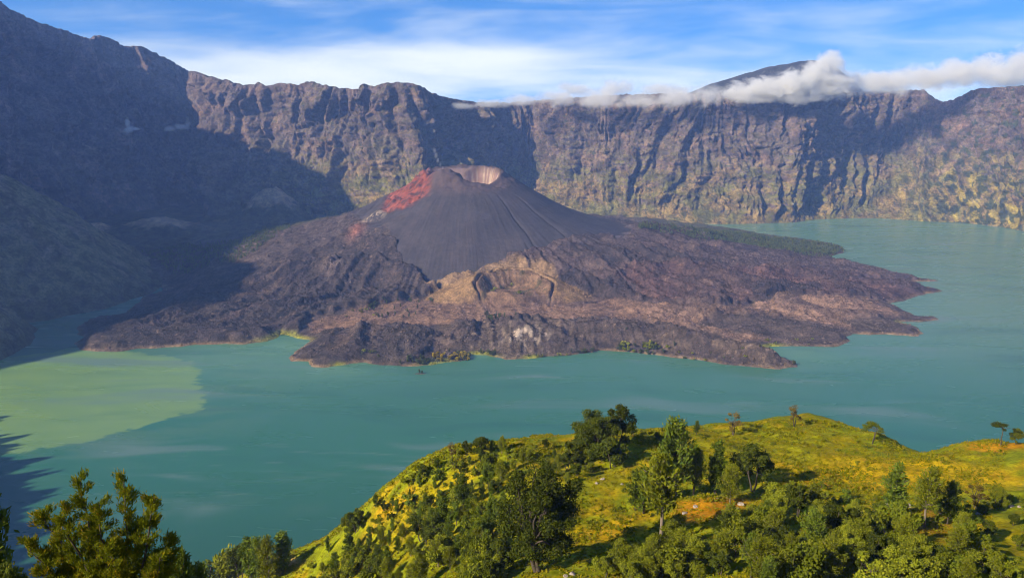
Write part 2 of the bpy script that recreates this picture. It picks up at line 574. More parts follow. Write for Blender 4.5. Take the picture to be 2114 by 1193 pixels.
def land_height(X, Y, sd):
    dx, dy, r, th = cone_parts(X, Y)
    d = np.maximum(sd, 0)
    base = np.where(sd > 0, 5.5 * (1 - np.exp(-d / 8)) + 0.05 * d * np.exp(-d / 2600) * sst(-60, 200, d), np.maximum(sd * .45, -14))
    side = sst(.06, .95, np.where(th > -.16, th - .14, -th - .16))              # 0 in front, 1 to the sides and behind
    sprof = np.interp(r, [0, 150, 250, 340, 420, 500, 600, 690, 880, 1100, 1400, 1800], [383, 383, 312, 258, 220, 192, 162, 142, 98, 56, 14, -30])
    fprof = 383 - .70 * np.maximum(r - 150, 0)
    # breached summit: rim highest behind and on the left, lip lowest in front
    zr = 13 * np.cos(th - math.pi) - 10
    prof = fprof + (sprof - fprof) * side + zr * sst(330, 150, r)
    prof = np.where(r < 150, prof - (150 - r) * .06, prof)
    prof = lerp(prof, np.minimum(prof, base + 6), sst(200, 20, d) * sst(400, 600, r))
    k = 12.0
    h = np.clip(.5 + .5 * (prof - base) / (k * 1.6), 0, 1)
    zc = base * (1 - h) + prof * h + k * .8 * h * (1 - h)
    lim = np.where(th < -.16, 430, 470 + 170 * sst(.45, .8, th))
    ashm = h * lerp(1, sst(lim + 80, lim - 80, r + 60 * fbm(X / 60, Y / 60, 4, 207)), sst(.0, .5, side))
    return zc, ashm, base


BASE, CONEM, _b = land_height(GX, GY, SD)


def sampler(Zg):
    def H(x, y):
        i = np.clip(np.searchsorted(gx, x) - 1, 0, len(gx) - 2)
        j = np.clip(np.searchsorted(gy, y) - 1, 0, len(gy) - 2)
        fx_ = np.clip((x - gx[i]) / (gx[i + 1] - gx[i]), 0, 1)
        fy_ = np.clip((y - gy[j]) / (gy[j + 1] - gy[j]), 0, 1)
        a = Zg[j, i] * (1 - fx_) + Zg[j, i + 1] * fx_
        b = Zg[j + 1, i] * (1 - fx_) + Zg[j + 1, i + 1] * fx_
        return a * (1 - fy_) + b * fy_
    return H


HB = sampler(BASE)


def zone(pts, soft=18.0, X=None, Y=None):
    P = [hit(HB, px, py, 1940, 4700)[:2] for px, py in pts]
    return sst(-soft, soft, poly_sd(P, GX + 2.2 * wx, GY + 2.2 * wy))


def build_land():
    f_ = lambda a: a.ravel()
    X, Y = GX, GY
    dx, dy, r, th = cone_parts(X, Y)
    Z = BASE.copy()
    land = sst(0, 14, SD)
    onc = sst(.35, .75, CONEM)
    # --- zones measured on the photograph and laid out on the ground
    left_flow = zone([(150, 690), (260, 650), (420, 600), (650, 545), (780, 535), (860, 565), (902, 598), (760, 640), (640, 655), (610, 690), (560, 705), (300, 722), (160, 722)])
    ash_apron = zone([(540, 520), (640, 470), (720, 440), (800, 470), (840, 540), (700, 560), (560, 585), (430, 590)], 25)
    tuff = zone([(880, 590), (960, 560), (1060, 540), (1140, 560), (1150, 590), (1090, 615), (960, 622), (900, 612)], 14)
    tan_a = zone([(620, 670), (760, 640), (900, 608), (1100, 615), (1250, 620), (1400, 640), (1330, 660), (1150, 665), (1000, 662), (880, 672), (760, 670), (660, 690)], 14)
    tan_b = zone([(1290, 640), (1500, 640), (1620, 615), (1800, 622), (1880, 655), (1730, 660), (1780, 690), (1560, 650), (1420, 668), (1600, 705), (1500, 700), (1330, 670)], 12)
    red_flow = zone([(1140, 585), (1250, 570), (1500, 560), (1800, 575), (1930, 602), (1840, 625), (1600, 612), (1480, 638), (1250, 620), (1130, 605)], 20)
    right_flow = zone([(1000, 540), (1180, 495), (1320, 470), (1500, 490), (1700, 535), (1900, 578), (1700, 580), (1400, 565), (1160, 570), (1060, 545)], 20)
    front_dark = zone([(595, 740), (660, 690), (800, 672), (900, 690), (880, 730), (860, 757), (650, 758)], 12)
    front_scarp = zone([(900, 700), (1000, 668), (1200, 668), (1400, 690), (1560, 730), (1640, 755), (1400, 740), (1240, 725), (1100, 740), (960, 728)], 12)
    cover_l = zone([(600, 530), (700, 505), (790, 490), (822, 495), (818, 520), (845, 555), (884, 574), (905, 600), (700, 640), (500, 600)], 10)
    cover_r = zone([(1165, 500), (1060, 528), (985, 558), (900, 582), (960, 625), (1200, 640), (1300, 560), (1260, 490)], 10)
    dark_a = zone([(1130, 588), (1200, 584), (1310, 600), (1330, 624), (1240, 621), (1150, 612)], 9)
    dark_b = zone([(1540, 603), (1690, 594), (1705, 612), (1560, 624)], 9)
    dark_c = zone([(1180, 502), (1330, 518), (1480, 542), (1510, 566), (1300, 556), (1150, 532)], 12)
    onc = onc * (1 - sst(.3, .7, cover_l)) * (1 - sst(.3, .7, cover_r))
    off = (1 - onc) * land
    # --- relief of the flows: lobes with levees, blocky rubble, arcuate ridges
    ux, uy = X + 40 * fbm(X / 150, Y / 150, 3, 211), Y + 40 * fbm(X / 150, Y / 150, 3, 213)
    lob = 1 - np.abs(pn(ux / 210, uy / 120, 217)) * 1.6
    blk = .45 * billow(ux / 30, uy / 24, 3, 219) + .55 * billow(ux / 11, uy / 9, 2, 221)
    hum = fbm(ux / 70, uy / 50, 4, 223)
    skirtm = sst(820, 520, r) * sst(.5, 1.1, np.abs(th))
    rough_zone = (1 - .75 * skirtm) * np.clip(left_flow * .8 + red_flow + right_flow * .8 + front_dark * 1.1 + front_scarp * .7 + tan_b * .7 + .35, 0, 1.3)
    Z += off * sst(6, 60, SD) * (rough_zone * (17 * (blk - .28) + 5 * hum) + 11 * (lob - .4)) * (.35 + .65 * sst(20, 160, SD))
    edge = lambda zn, h: h * sst(.35, .65, zn)
    lev = 1 - np.abs(pn(th * 7 + .5 * pn(th * 3, r / 300, 226), r / 700, 227)) * 2.2
    lev2 = 1 - np.abs(pn(th * 19 + .6 * pn(th * 6, r / 160, 228), r / 420, 230)) * 2.2
    Z += off * sst(420, 700, r) * sst(8, 60, SD) * rough_zone * (13 * sst(.2, 1, lev) + 7 * sst(.1, 1, lev2)) * (.4 + .6 * sst(20, 160, SD))
    Z += off * (edge(np.maximum(cover_l, cover_r), 6) + edge(left_flow, 12) + edge(red_flow, 13) + edge(right_flow, 7) + edge(tan_b, 3) + edge(front_dark, 3)) * sst(5, 40, SD)
    # ripples across the flow direction
    Z += off * (red_flow + left_flow + right_flow) * 2.6 * np.sin((uy + .35 * ux) / 9.5 + 3 * hum) * sst(-.1, .4, hum)
    # front scarp falling to the lake
    Z += off * front_scarp * (13 * sst(25, 60, SD) + 12 * (billow(X / 30, Y / 200, 3, 229) - .3) * sst(12, 40, SD))
    Z += off * front_dark * 4 * sst(10, 40, SD)
    # ridge that ends in the long front point
    P = [hit(HB, *p, 1940, 3000)[:2] for p in ((1160, 690), (1330, 700), (1480, 725), (1620, 756))]
    Z += off * 17 * np.exp(-(poly_sd(P, X, Y, False) / 26) ** 2) * sst(4, 30, SD)
    P = [hit(HB, *p, 1940, 3000)[:2] for p in ((1420, 655), (1580, 672), (1740, 698))]
    Z += off * 13 * np.exp(-(poly_sd(P, X, Y, False) / 24) ** 2) * sst(4, 30, SD)
    # --- old side crater, open towards the lake
    c = at_d(1062, 590, 2585)[:2]
    ex, ey = (X - c[0]) / 1.22, (Y - c[1])
    er = np.hypot(ex, ey)
    eth = np.arctan2(ex, -ey)
    back = sst(-.75, .45, -np.cos(eth)) * (1 - .38 * sst(.3, 1, np.sin(eth)) - .15 * sst(.3, 1, -np.sin(eth)))
    rim = 96 + 10 * pn(eth * 1.5, er * 0, 233) + 4 * pn(eth * 6, er * 0 + 2, 234)
    crest = 58 + 62 * back + 4 * hum
    outer = crest - .52 * (er - rim)
    inner = np.maximum(crest - (.75 + .7 * sst(.45, .9, back)) * (rim - er) - 5 * blk, 57 + 5 * hum + 4 * blk)
    ro = sst(-6, 6, outer - Z) * sst(0, 8, er - rim) * sst(.05, .25, back)
    Z = Z * (1 - ro) + outer * ro
    ri = sst(4, -4, er - rim) * sst(.0, .2, back + .2 * sst(80, 40, er))
    Z = Z * (1 - ri) + inner * ri
    ringm = np.clip(ro + ri, 0, 1)
    onc = onc * (1 - ringm)
    Z += ri * 15 * np.exp(-((X - c[0] + 40) / 30) ** 2 - ((Y - c[1] + 30) / 24) ** 2) * (1 + .6 * hum)
    # --- cone: craters, ash runnels, red scarp
    m1 = np.hypot((X - CONE[0] + 60) / 1.15, Y - CONE[1] - 10)
    Z -= 46 * sst(74, 30, m1)
    Z += 31 * np.exp(-((X - CONE[0] + 58) / 62) ** 2 - ((Y - CONE[1] + 108) / 38) ** 2)
    Z += sst(260, 170, r) * onc * (5 * fbm(X / 17, Y / 17, 3, 236) + 7 * fbm(X / 45, Y / 45, 2, 237))
    m2x, m2y = X - CONE[0] - 62, Y - CONE[1] + 52
    m2 = np.hypot(m2x / 1.12, m2y / 1.25)
    Z -= 64 * sst(70, 34, m2) * (1 + .12 * pn(np.arctan2(m2x, m2y) * 3, m2 / 60, 235))
    Z += 14 * np.exp(-((m2 - 72) / 17) ** 2) * sst(-.1, .8, m2y / 70)
    Z -= 17 * np.exp(-((m2 - 66) / 26) ** 2) * sst(.35, 1, -m2y / 70)
    Z += 17 * np.exp(-((X - CONE[0] + 168) / 36) ** 2 - ((Y - CONE[1] + 10) / 60) ** 2)
    shoulder = sst(-.45, -.8, th) * (1 - sst(-1.9, -2.4, th)) * sst(230, 330, r) * sst(900, 600, r)
    Z += shoulder * (15 * hum + 9 * (blk - .3))
    inner_m, outer_m = f_(ri), f_(ro)
    runl = np.abs(pn(th * 16 + 1.2 * pn(th * 5, r / 130, 241), r / 520, 243))
    runmask = onc * sst(150, 330, r)
    Z += runmask * (1.3 * (runl - .3) + 2.2 * (np.abs(pn(th * 44 + .3 * pn(th * 9, r / 90, 244), r / 420, 245)) - .3) + .8 * pn(th * 110, r / 160, 246))
    deep = sst(.38, .52, th) * (1 - sst(.78, .95, th))
    Z -= runmask * deep * 9 * (1 - sst(0.0, .22, np.abs(pn(th * 15 + .22 * pn(th * 8, r / 80, 249) + .3, r / 900, 251)))) * sst(200, 300, r)
    P = [hit(HB, *p, 2400, 3400)[:2] for p in ((858, 345), (895, 355), (880, 400), (835, 430), (795, 428), (815, 385))]
    redm = sst(-22, 16, poly_sd(P, X + 2 * wx, Y + 2 * wy) + 12 * blk)
    Z += redm * (22 * (billow(X / 30, Y / 34, 3, 253) - .42) - 5)
    # --- back valley: low humps and debris fans below the far wall
    for px, py, d_, hgt, a, b in ((335, 455, 3950, 62, 190, 110), (560, 410, 4330, 150, 150, 140), (150, 430, 3800, 60, 160, 130), (480, 480, 3650, 22, 150, 90), (420, 520, 3350, 16, 170, 80)):
        q = at_d(px, py, d_)
        Z += hgt * np.exp(-((X - q[0]) / a) ** 2 - ((Y - q[1]) / b) ** 2) * (1 + .12 * hum)
    Z += off * sst(3300, 3800, Y) * 9 * hum
    # shore stays low
    Z = np.where(SD < 16, np.minimum(Z, 3.5 + np.maximum(SD, -30) * (1.25 + .8 * hum)), Z)
    # ---------------- colours
    n1, n2, n3 = (fbm(X / 120, Y / 90, 4, 261).ravel(), fbm(X / 34, Y / 26, 4, 263).ravel(), fbm(X / 10, Y / 9, 3, 267).ravel())
    f = lambda a: a.ravel()
    C = np.empty((X.size, 3), np.float32)
    C[:] = (0.069, 0.057, 0.052)
    paint(C, sst(-.2, .5, n2) * .5, (0.099, 0.076, 0.064))
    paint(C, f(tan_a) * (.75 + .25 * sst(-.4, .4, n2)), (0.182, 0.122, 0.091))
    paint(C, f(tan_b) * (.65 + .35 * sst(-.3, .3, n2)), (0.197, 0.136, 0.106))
    paint(C, f(right_flow) * .85, (0.077, 0.058, 0.060))
    paint(C, f(red_flow) * (.9), (0.071, 0.046, 0.046))
    paint(C, f(red_flow) * sst(-.1, .5, n2 + .5 * n3) * .6, (0.129, 0.076, 0.067))
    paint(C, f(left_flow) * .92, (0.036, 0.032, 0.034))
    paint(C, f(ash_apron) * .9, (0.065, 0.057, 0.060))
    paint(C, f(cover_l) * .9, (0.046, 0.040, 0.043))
    paint(C, f(cover_r * (1 - tuff)) * .7, (0.078, 0.060, 0.062))
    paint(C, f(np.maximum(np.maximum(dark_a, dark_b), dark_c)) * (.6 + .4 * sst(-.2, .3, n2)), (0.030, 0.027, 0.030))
    paint(C, f(front_dark) * .9, (0.048, 0.041, 0.040))
    paint(C, f(front_scarp) * .8, (0.077, 0.062, 0.053))
    paint(C, f(front_scarp) * sst(.25, .5, n2 + .3 * n3) * .6, (0.206, 0.172, 0.146))
    paint(C, sst(.30, .62, n3 + .45 * n2) * .55 * f(off), (0.23, 0.175, 0.145))
    paint(C, sst(.25, .55, -n3 - .4 * n2) * .6 * f(off), (0.040, 0.036, 0.037))
    paint(C, f(off * sst(420, 700, r) * sst(.15, .8, lev) * (1 - .6 * tan_a)) * .55, (0.048, 0.040, 0.042))
    paint(C, f(off * sst(420, 700, r) * sst(.1, .7, -lev2)) * .35, (0.150, 0.112, 0.100))
    paint(C, f(skirtm * (1 - cover_l)) * .9, (0.062, 0.053, 0.058))
    paint(C, f(skirtm) * sst(.1, .5, n2 + .4 * n1) * .6, (0.115, 0.090, 0.088))
    paint(C, f(tuff) * .9, (0.215, 0.155, 0.095))

    paint(C, f(onc), (0.050, 0.044, 0.052))
    paint(C, f(onc * sst(.3, .0, runl)) * .35, (0.048, 0.042, 0.050))
    paint(C, f(onc) * sst(-.1, .6, fbm(th.ravel() * 6, r.ravel() / 200, 3, 271)) * .5, (0.074, 0.060, 0.066))
    paint(C, f(onc * sst(260, 180, r)) * .5, (0.105, 0.068, 0.066))
    paint(C, f(redm) * (.55 + .45 * sst(-.3, .3, n3 + n2)), (0.210, 0.058, 0.042))
    paint(C, f(redm) * sst(.1, .5, n2) * .5, (0.30, 0.10, 0.07))
    paint(C, f(redm) * sst(.0, .3, -n2 - .3 * n3) * .85, (0.05, 0.032, 0.034))
    paint(C, outer_m * .95, (0.205, 0.142, 0.078))
    paint(C, inner_m * .9, (0.155, 0.106, 0.072))
    paint(C, inner_m * sst(.05, .4, n2) * .8, (0.055, 0.060, 0.030))
    pale = f(sst(70, 54, m2 + 14 * (blk - .3)))
    paint(C, pale, (0.235, 0.150, 0.135))
    paint(C, pale * sst(-.05, .35, pn(np.arctan2(m2x, m2y).ravel() * 7, m2.ravel() / 80, 273)) * sst(25, 45, m2.ravel()) * .7, (0.42, 0.33, 0.26))
    paint(C, f(sst(86, 70, m1)) * .6, (0.15, 0.105, 0.105))
    q = hit(HB, 770, 447, 2400, 3400)[:2]
    sc = np.exp(-((X - q[0]) / 38) ** 2 - ((Y - q[1]) / 24) ** 2)
    paint(C, f(sc) * sst(-.1, .2, n3 + n2), (0.42, 0.34, 0.28))
    q = hit(HB, 735, 478, 2400, 3400)[:2]
    paint(C, f(np.exp(-((X - q[0]) / 26) ** 2 - ((Y - q[1]) / 55) ** 2)) * .8, (0.20, 0.095, 0.082))
    q = hit(HB, 685, 562, 2300, 3000)[:2]
    sc2 = np.exp(-((X - q[0]) / 26) ** 2 - ((Y - q[1]) / 32) ** 2)
    paint(C, f(sc2) * .7, (0.21, 0.17, 0.16))
    q = at_z(1085, 728)
    cliffm = np.exp(-((X - q[0]) / 62) ** 2 - ((Y - q[1] - 55) / 60) ** 2).ravel()
    paint(C, cliffm * sst(-.05, .3, fbm(X.ravel() / 13, Y.ravel() / 60, 3, 275)) * 1.1, (0.36, 0.32, 0.28))
    # green back valley and meadow strips
    valley = f(sst(3250, 3600, Y) * sst(-350, -700, X - .1 * (Y - 3300)) * (1 - onc))
    paint(C, valley * .95, (0.060, 0.062, 0.034))
    paint(C, valley * sst(.0, .4, n1) * .8, (0.11, 0.09, 0.045))
    for px, py, d_, a, b in ((335, 455, 3950, 170, 95), (560, 410, 4330, 130, 120), (150, 430, 3800, 150, 120)):
        q = at_d(px, py, d_)
        paint(C, sst(.25, .6, np.exp(-((X.ravel() - q[0]) / a) ** 2 - ((Y.ravel() - q[1]) / b) ** 2) + .25 * n2), (0.38, 0.28, 0.18))
    vf = f(sst(3250, 3700, Y) * sst(500, 900, X) * sst(8, 30, SD))
    paint(C, vf * .8, (0.06, 0.068, 0.03))
    # waterline: pale beach line with green moss patches
    sdr = SD.ravel()
    lowsh = sst(16, 3, sdr)
    paint(C, lowsh * .55 * sst(-.5, .2, n1), (0.25, 0.19, 0.12))
    for px, py, rad in ((590, 697, 75), (990, 733, 45), (905, 748, 40), (700, 755, 18), (1590, 716, 40), (1100, 740, 25), (1850, 668, 22)):
        q = at_z(px, py)
        paint(C, sst(26, 6, sdr) * np.exp(-((X.ravel() - q[0]) / rad) ** 2 - ((Y.ravel() - q[1]) / (rad * .9)) ** 2) * 1.3, (0.17, 0.19, 0.035))
    # rubble colour warmed to offset the blue of the haze, the ash stays grey
    C *= 1 + (1 - f(onc))[:, None] * np.array([[.12, .01, -.05]], np.float32)
    V = np.stack([X, Y, Z], -1).reshape(-1, 3)
    nr, nc = X.shape
    F = grid_faces(nr, nc)
    keep = (Z.ravel()[F].max(1) > -4)
    cm = (onc.ravel()[F].mean(1) > .5)
    mat = ground_mat('lava_rock', ((0.06, 6.0), (0.3, 3.2)), var=.5, fine=.14)
    mash = ground_mat('ash', ((0.08, 1.0), (0.3, .5)), var=.18, fine=.06)
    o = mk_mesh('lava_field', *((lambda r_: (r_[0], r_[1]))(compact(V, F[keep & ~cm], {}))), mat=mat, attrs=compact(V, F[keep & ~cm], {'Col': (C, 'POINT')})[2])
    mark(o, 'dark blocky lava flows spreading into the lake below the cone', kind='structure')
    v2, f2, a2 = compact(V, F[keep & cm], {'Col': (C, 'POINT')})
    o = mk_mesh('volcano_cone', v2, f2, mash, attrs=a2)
    mark(o, 'grey ash cone with red scarp and summit craters in the lake', kind='structure')
    return Z, C


LANDZ, LANDC = build_land()
HL = sampler(LANDZ)


# ------------------------------------------------------------------ dark spur on the left shore
def build_spur():
    x = np.concatenate([np.arange(-3500, -2000, 22.0), np.arange(-2000, -1000, 7.0)])
    y = np.concatenate([np.arange(-300, 1800, 11.0), np.arange(1800, 3700, 8.0), np.arange(3700, 4300, 22.0)])
    X, Y = np.meshgrid(x, y)
    wx_, wy_ = 30 * fbm(X / 140, Y / 140, 3, 301), 30 * fbm(X / 140, Y / 140, 3, 303)
    Z = np.full(X.shape, -20.0)

    def ridge(pts, slope, k=20.0):
        nonlocal Z
        P = np.array(pts, float)
        best = np.full(X.shape, -900.0)
        for a, b in zip(P[:-1], P[1:]):
            e = b[:2] - a[:2]
            t = np.clip(((X + wx_ - a[0]) * e[0] + (Y + wy_ - a[1]) * e[1]) / (e @ e), 0, 1)
            d = np.hypot(X + wx_ - a[0] - e[0] * t, Y + wy_ - a[1] - e[1] * t)
            best = np.maximum(best, a[2] + (b[2] - a[2]) * t - slope * (np.sqrt(d * d + k * k) - k))
        h = np.clip(.5 + .5 * (best - Z) / 24, 0, 1)
        Z = Z * (1 - h) + best * h + 12 * h * (1 - h)
    ridge([(-2300, 2750, 640)] + [tuple(at_d(*p)) for p in ((-60, 330, 2860), (0, 360, 2920), (60, 395, 2980), (130, 440, 3040), (200, 480, 3100), (260, 515, 3160), (312, 547, 3220))] + [(-1260, 3290, -20)], .80)
    ridge([(-2250, 2450, 470), tuple(at_d(-40, 500, 2560)), tuple(at_d(20, 560, 2560)), tuple(at_d(62, 610, 2540)), (-1430, 2520, -20)], 1.0, 12)
    # summit ridge, near ridge and headland out of view, heights shaped by wanted shadows
    ridge([(-3040, 3400, 1580), (-3040, 2865, 1690), (-3020, 2000, 1540), (-3000, 1500, 1450), (-3010, 1260, 1570), (-3010, 1130, 1570), (-3000, 1000, 1290), (-3000, 860, 1100), (-3000, 400, 850), (-3000, -250, 800)], 1.7)  # includes a local peak added to throw a shadow band over the left lava
    ridge([(-1250, -250, 700), (-1380, 300, 590), (-1400, 605, 478), (-1400, 949, 384), (-1420, 1300, 262), (-1450, 1530, 180), (-1480, 1610, 40), (-1500, 1660, -40)], 1.15, 8)
    ridge([(-2500, 2500, 900), (-1950, 2230, 660), (-1720, 2117, 505), (-1620, 1900, 290), (-1600, 1850, 200), (-1500, 1830, 30), (-1460, 1820, -40)], 1.2, 8)
    Z += sst(-1000, -1200, X) * sst(1700, 1600, Y) * sst(60, 150, Z) * 50 * np.maximum(pn(X / 21, Y / 21, 305) + .3 * pn(X / 9, Y / 9, 306) - .05, 0)  # spikes added to the unseen near ridge to give its shadow a jagged edge
    g = billow((X + wx_) / 90, (Y + wy_) / 90, 4, 307)
    Z += sst(0, 40, Z) * (26 * (g - .3) + 6 * fbm(X / 25, Y / 25, 3, 309))
    n1, n2 = fbm(X / 120, Y / 120, 4, 311).ravel(), fbm(X / 28, Y / 28, 4, 313).ravel()
    C = np.empty((X.size, 3), np.float32)
    C[:] = (0.170, 0.140, 0.070)
    paint(C, sst(-.1, .4, n1) * .8, (0.19, 0.135, 0.095))
    paint(C, sst(.22, .5, n2 + .4 * n1) * .85, (0.045, 0.052, 0.028))
    paint(C, sst(70, 10, Z.ravel()) * .7, (0.045, 0.05, 0.03))
    V = np.stack([X, Y, Z], -1).reshape(-1, 3)
    F = grid_faces(*X.shape)
    F = F[Z.ravel()[F].max(1) > -5]
    v, f_, a = compact(V, F, {'Col': (C, 'POINT')})
    o = mk_mesh('hillside', v, f_, ground_mat('spur_scrub', ((0.04, 8.0), (0.2, 2.0)), var=.5), attrs=a)
    mark(o, 'shadowed grassy spur running down to the lake on the left', kind='structure')


build_spur()


# ------------------------------------------------------------------ lake
def build_lake():
    x = np.concatenate([np.arange(-3200, -1400, 60.0), np.arange(-1400, -400, 5.0), np.arange(-400, 900, 13.0), np.arange(900, 3200, 28.0)])
    y = np.concatenate([np.arange(150, 1300, 30.0), np.arange(1300, 2250, 6.0), np.arange(2250, 3300, 20.0), np.arange(3300, 5000, 40.0)])
    X, Y = np.meshgrid(x, y)
    V = np.stack([X, Y, 0 * X], -1).reshape(-1, 3)
    X, Y = X.ravel(), Y.ravel()
    C = np.empty((X.size, 3), np.float32)
    C[:] = (0.026, 0.120, 0.075)
    far = sst(1300, 2600, Y)  # paler with distance: sky reflection painted into the water colour
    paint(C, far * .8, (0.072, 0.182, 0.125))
    paint(C, sst(2300, 3400, Y + .5 * X) * .6, (0.105, 0.195, 0.150))  # more painted sky reflection, far off and to the right
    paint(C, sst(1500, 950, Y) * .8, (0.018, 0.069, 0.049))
    P = [at_z(*p)[:2] for p in ((-60, 745), (90, 730), (170, 716), (260, 722), (330, 733), (400, 748), (412, 765), (404, 790), (422, 815), (418, 845), (330, 870), (250, 890), (200, 905), (100, 925), (30, 936), (-60, 950))]
    jx, jy = 26 * fbm(X / 60, Y / 20, 4, 401) + 16 * fbm(X / 22, Y / 7, 3, 403), 26 * fbm(X / 40, Y / 40, 4, 405)
    pl = poly_sd(P, X + jx, Y + jy)
    paint(C, sst(-3, 3, pl) * (.88 + .3 * fbm(X / 140, Y / 50, 3, 407)), (0.150, 0.250, 0.082))
    halo = sst(-260, 0, pl) * sst(.0, .5, fbm(X / 160, Y / 60, 3, 409) + .25)
    paint(C, halo * .28 * (pl < 0), (0.108, 0.178, 0.099))
    # milky outflow along the lava shore
    for px, py, rad, st in ((620, 715, 95, .8), (700, 760, 110, .55), (560, 760, 220, .4), (480, 730, 180, .5), (1000, 734, 32, .9), (1680, 735, 130, .4), (1620, 500, 260, .35)):
        q = at_z(px, py)
        g = np.exp(-((X - q[0]) / rad) ** 2 - ((Y - q[1]) / (rad * .7)) ** 2)
        paint(C, g * st * (.7 + .5 * fbm(X / 60, Y / 30, 3, 411)), (0.117, 0.238, 0.145))
    # wind-drawn slicks, their sky sheen painted into the water colour
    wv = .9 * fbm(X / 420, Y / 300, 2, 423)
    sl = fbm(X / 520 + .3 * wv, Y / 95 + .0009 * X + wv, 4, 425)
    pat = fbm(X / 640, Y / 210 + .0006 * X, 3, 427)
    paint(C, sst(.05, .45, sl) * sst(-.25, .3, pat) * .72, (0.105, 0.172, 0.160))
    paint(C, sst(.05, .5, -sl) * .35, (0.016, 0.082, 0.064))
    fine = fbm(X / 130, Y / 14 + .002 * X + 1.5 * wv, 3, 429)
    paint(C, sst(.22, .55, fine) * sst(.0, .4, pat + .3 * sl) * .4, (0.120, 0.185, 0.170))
    m, t, out = new_mat('lake_water')
    geo = t.n('ShaderNodeNewGeometry')
    pos = geo.outputs['Position']
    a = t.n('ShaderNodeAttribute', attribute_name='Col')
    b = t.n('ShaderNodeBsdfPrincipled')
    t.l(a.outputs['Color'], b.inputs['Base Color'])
    b.inputs['IOR'].default_value = 1.33
    rip = t.noise(t.mapping(pos, (0.0022, 0.009, 1), rot=(0, 0, .1)), 1.0, 4.0, .6, .8)
    t.l(t.smooth(rip, .3, .7, .20, .30), b.inputs['Roughness'])
    b.inputs['Specular IOR Level'].default_value = 0.42
    bp = t.n('ShaderNodeBump')
    bp.inputs['Strength'].default_value = .5
    bp.inputs['Distance'].default_value = .35
    t.l(t.noise(t.mapping(pos, (.25, .5, 1)), 1.0, 4.0, .6), bp.inputs['Height'])
    t.l(bp.outputs[0], b.inputs['Normal'])
    t.l(b.outputs[0], out.inputs['Surface'])
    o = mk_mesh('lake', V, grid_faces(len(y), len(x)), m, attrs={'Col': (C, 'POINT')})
    mark(o, 'turquoise crater lake with a pale green sediment plume on the left', kind='structure')


build_lake()


# ------------------------------------------------------------------ foreground hill
def tps_fit(P):
    P = np.asarray(P, float)
    n = len(P)
    r2 = (P[:, None, 0] - P[None, :, 0]) ** 2 + (P[:, None, 1] - P[None, :, 1]) ** 2
    K = np.where(r2 > 0, r2 * np.log(r2 + 1e-12) * .5, 0)
    K += np.eye(n) * 6.0
    A = np.zeros((n + 3, n + 3))
    A[:n, :n] = K
    A[:n, n], A[:n, n + 1:] = 1, P[:, :2]
    A[n:, :n] = A[:n, n:].T
    wts = np.linalg.solve(A, np.concatenate([P[:, 2], [0, 0, 0]]))

    def H(x, y):
        x, y = np.asarray(x, float), np.asarray(y, float)
        z = wts[n] + wts[n + 1] * x + wts[n + 2] * y
        for i in range(n):
            q = (x - P[i, 0]) ** 2 + (y - P[i, 1]) ** 2
            z = z + wts[i] * np.where(q > 0, q * np.log(q + 1e-12) * .5, 0)
        return z
    return H


HILL_PTS = [tuple(at_d(*p)) for p in (
    (1640, 879, 330), (1560, 893, 325), (1420, 898, 312), (1720, 882, 328), (1800, 892, 325), (1860, 914, 318), (1905, 939, 302), (1960, 926, 302), (2030, 916, 302), (2114, 914, 300), (2300, 900, 300), (1905, 956, 330), (1895, 948, 316), (1915, 946, 316),
    (1300, 905, 302), (1200, 932, 292), (1130, 927, 300), (1040, 921, 300), (960, 937, 300), (900, 953, 298), (830, 992, 298), (760, 1062, 298), (690, 1132, 300), (600, 1152, 318), (500, 1184, 322),
    (1640, 960, 280), (1500, 950, 282), (1750, 1000, 257), (2000, 962, 267), (2114, 1000, 247), (1450, 1020, 246), (1530, 1050, 231), (1300, 960, 272), (1300, 1000, 256), (1250, 1080, 228),
    (1250, 1150, 202), (1050, 1000, 264), (1050, 1100, 226), (950, 1000, 282), (950, 1080, 248), (850, 1080, 272), (800, 1150, 266), (720, 1172, 286), (900, 1182, 228), (1100, 1193, 190),
    (1400, 1150, 194), (1600, 1120, 198), (1700, 1193, 168), (1900, 1080, 208), (1950, 1193, 163), (2114, 1100, 197), (2114, 1193, 161), (1300, 1193, 182))]
HILL_PTS += [(0, 0, 637), (-30, 4, 636), (30, 4, 636), (0, 20, 621), (40, 30, 613), (-40, 30, 611), (-26, 48, 605), (-60, 50, 603), (30, 60, 596), (60, 100, 573), (0, 100, 571), (120, 110, 568), (-60, 90, 574),
             (-70, 140, 537), (-90, 200, 497), (-140, 250, 452), (-124, 322, 436), (-200, 300, 385), (-300, 200, 380), (-260, 450, 250), (-60, 400, 410), (0, 420, 428), (100, 430, 450), (230, 420, 440), (0, 600, 280),
             (200, 600, 300), (-300, 700, 110), (0, 900, 50), (300, 900, 60), (500, 500, 380), (500, 200, 600), (300, 100, 640), (-400, 0, 560), (-500, 500, 90), (300, -60, 680), (0, -60, 662), (-300, -60, 640),
             (600, 900, 50), (420, 350, 470), (-300, 1000, -10), (0, 1080, -30), (400, 1080, -20), (150, 380, 492), (-150, 100, 548), (-220, 60, 560)]
_tps = tps_fit(HILL_PTS)


def HH(x, y):
    x, y = np.asarray(x, float), np.asarray(y, float)
    near = sst(30, 110, y)
    return _tps(x, y) + near * (2.6 * fbm(x / 30, y / 30, 2, 501) + .9 * fbm(x / 9, y / 9, 2, 503))


def hz(px, py, soft, d0=60, d1=420):
    return [hit(HH, a, b, d0, d1)[:2] for a, b in zip(px, py)]


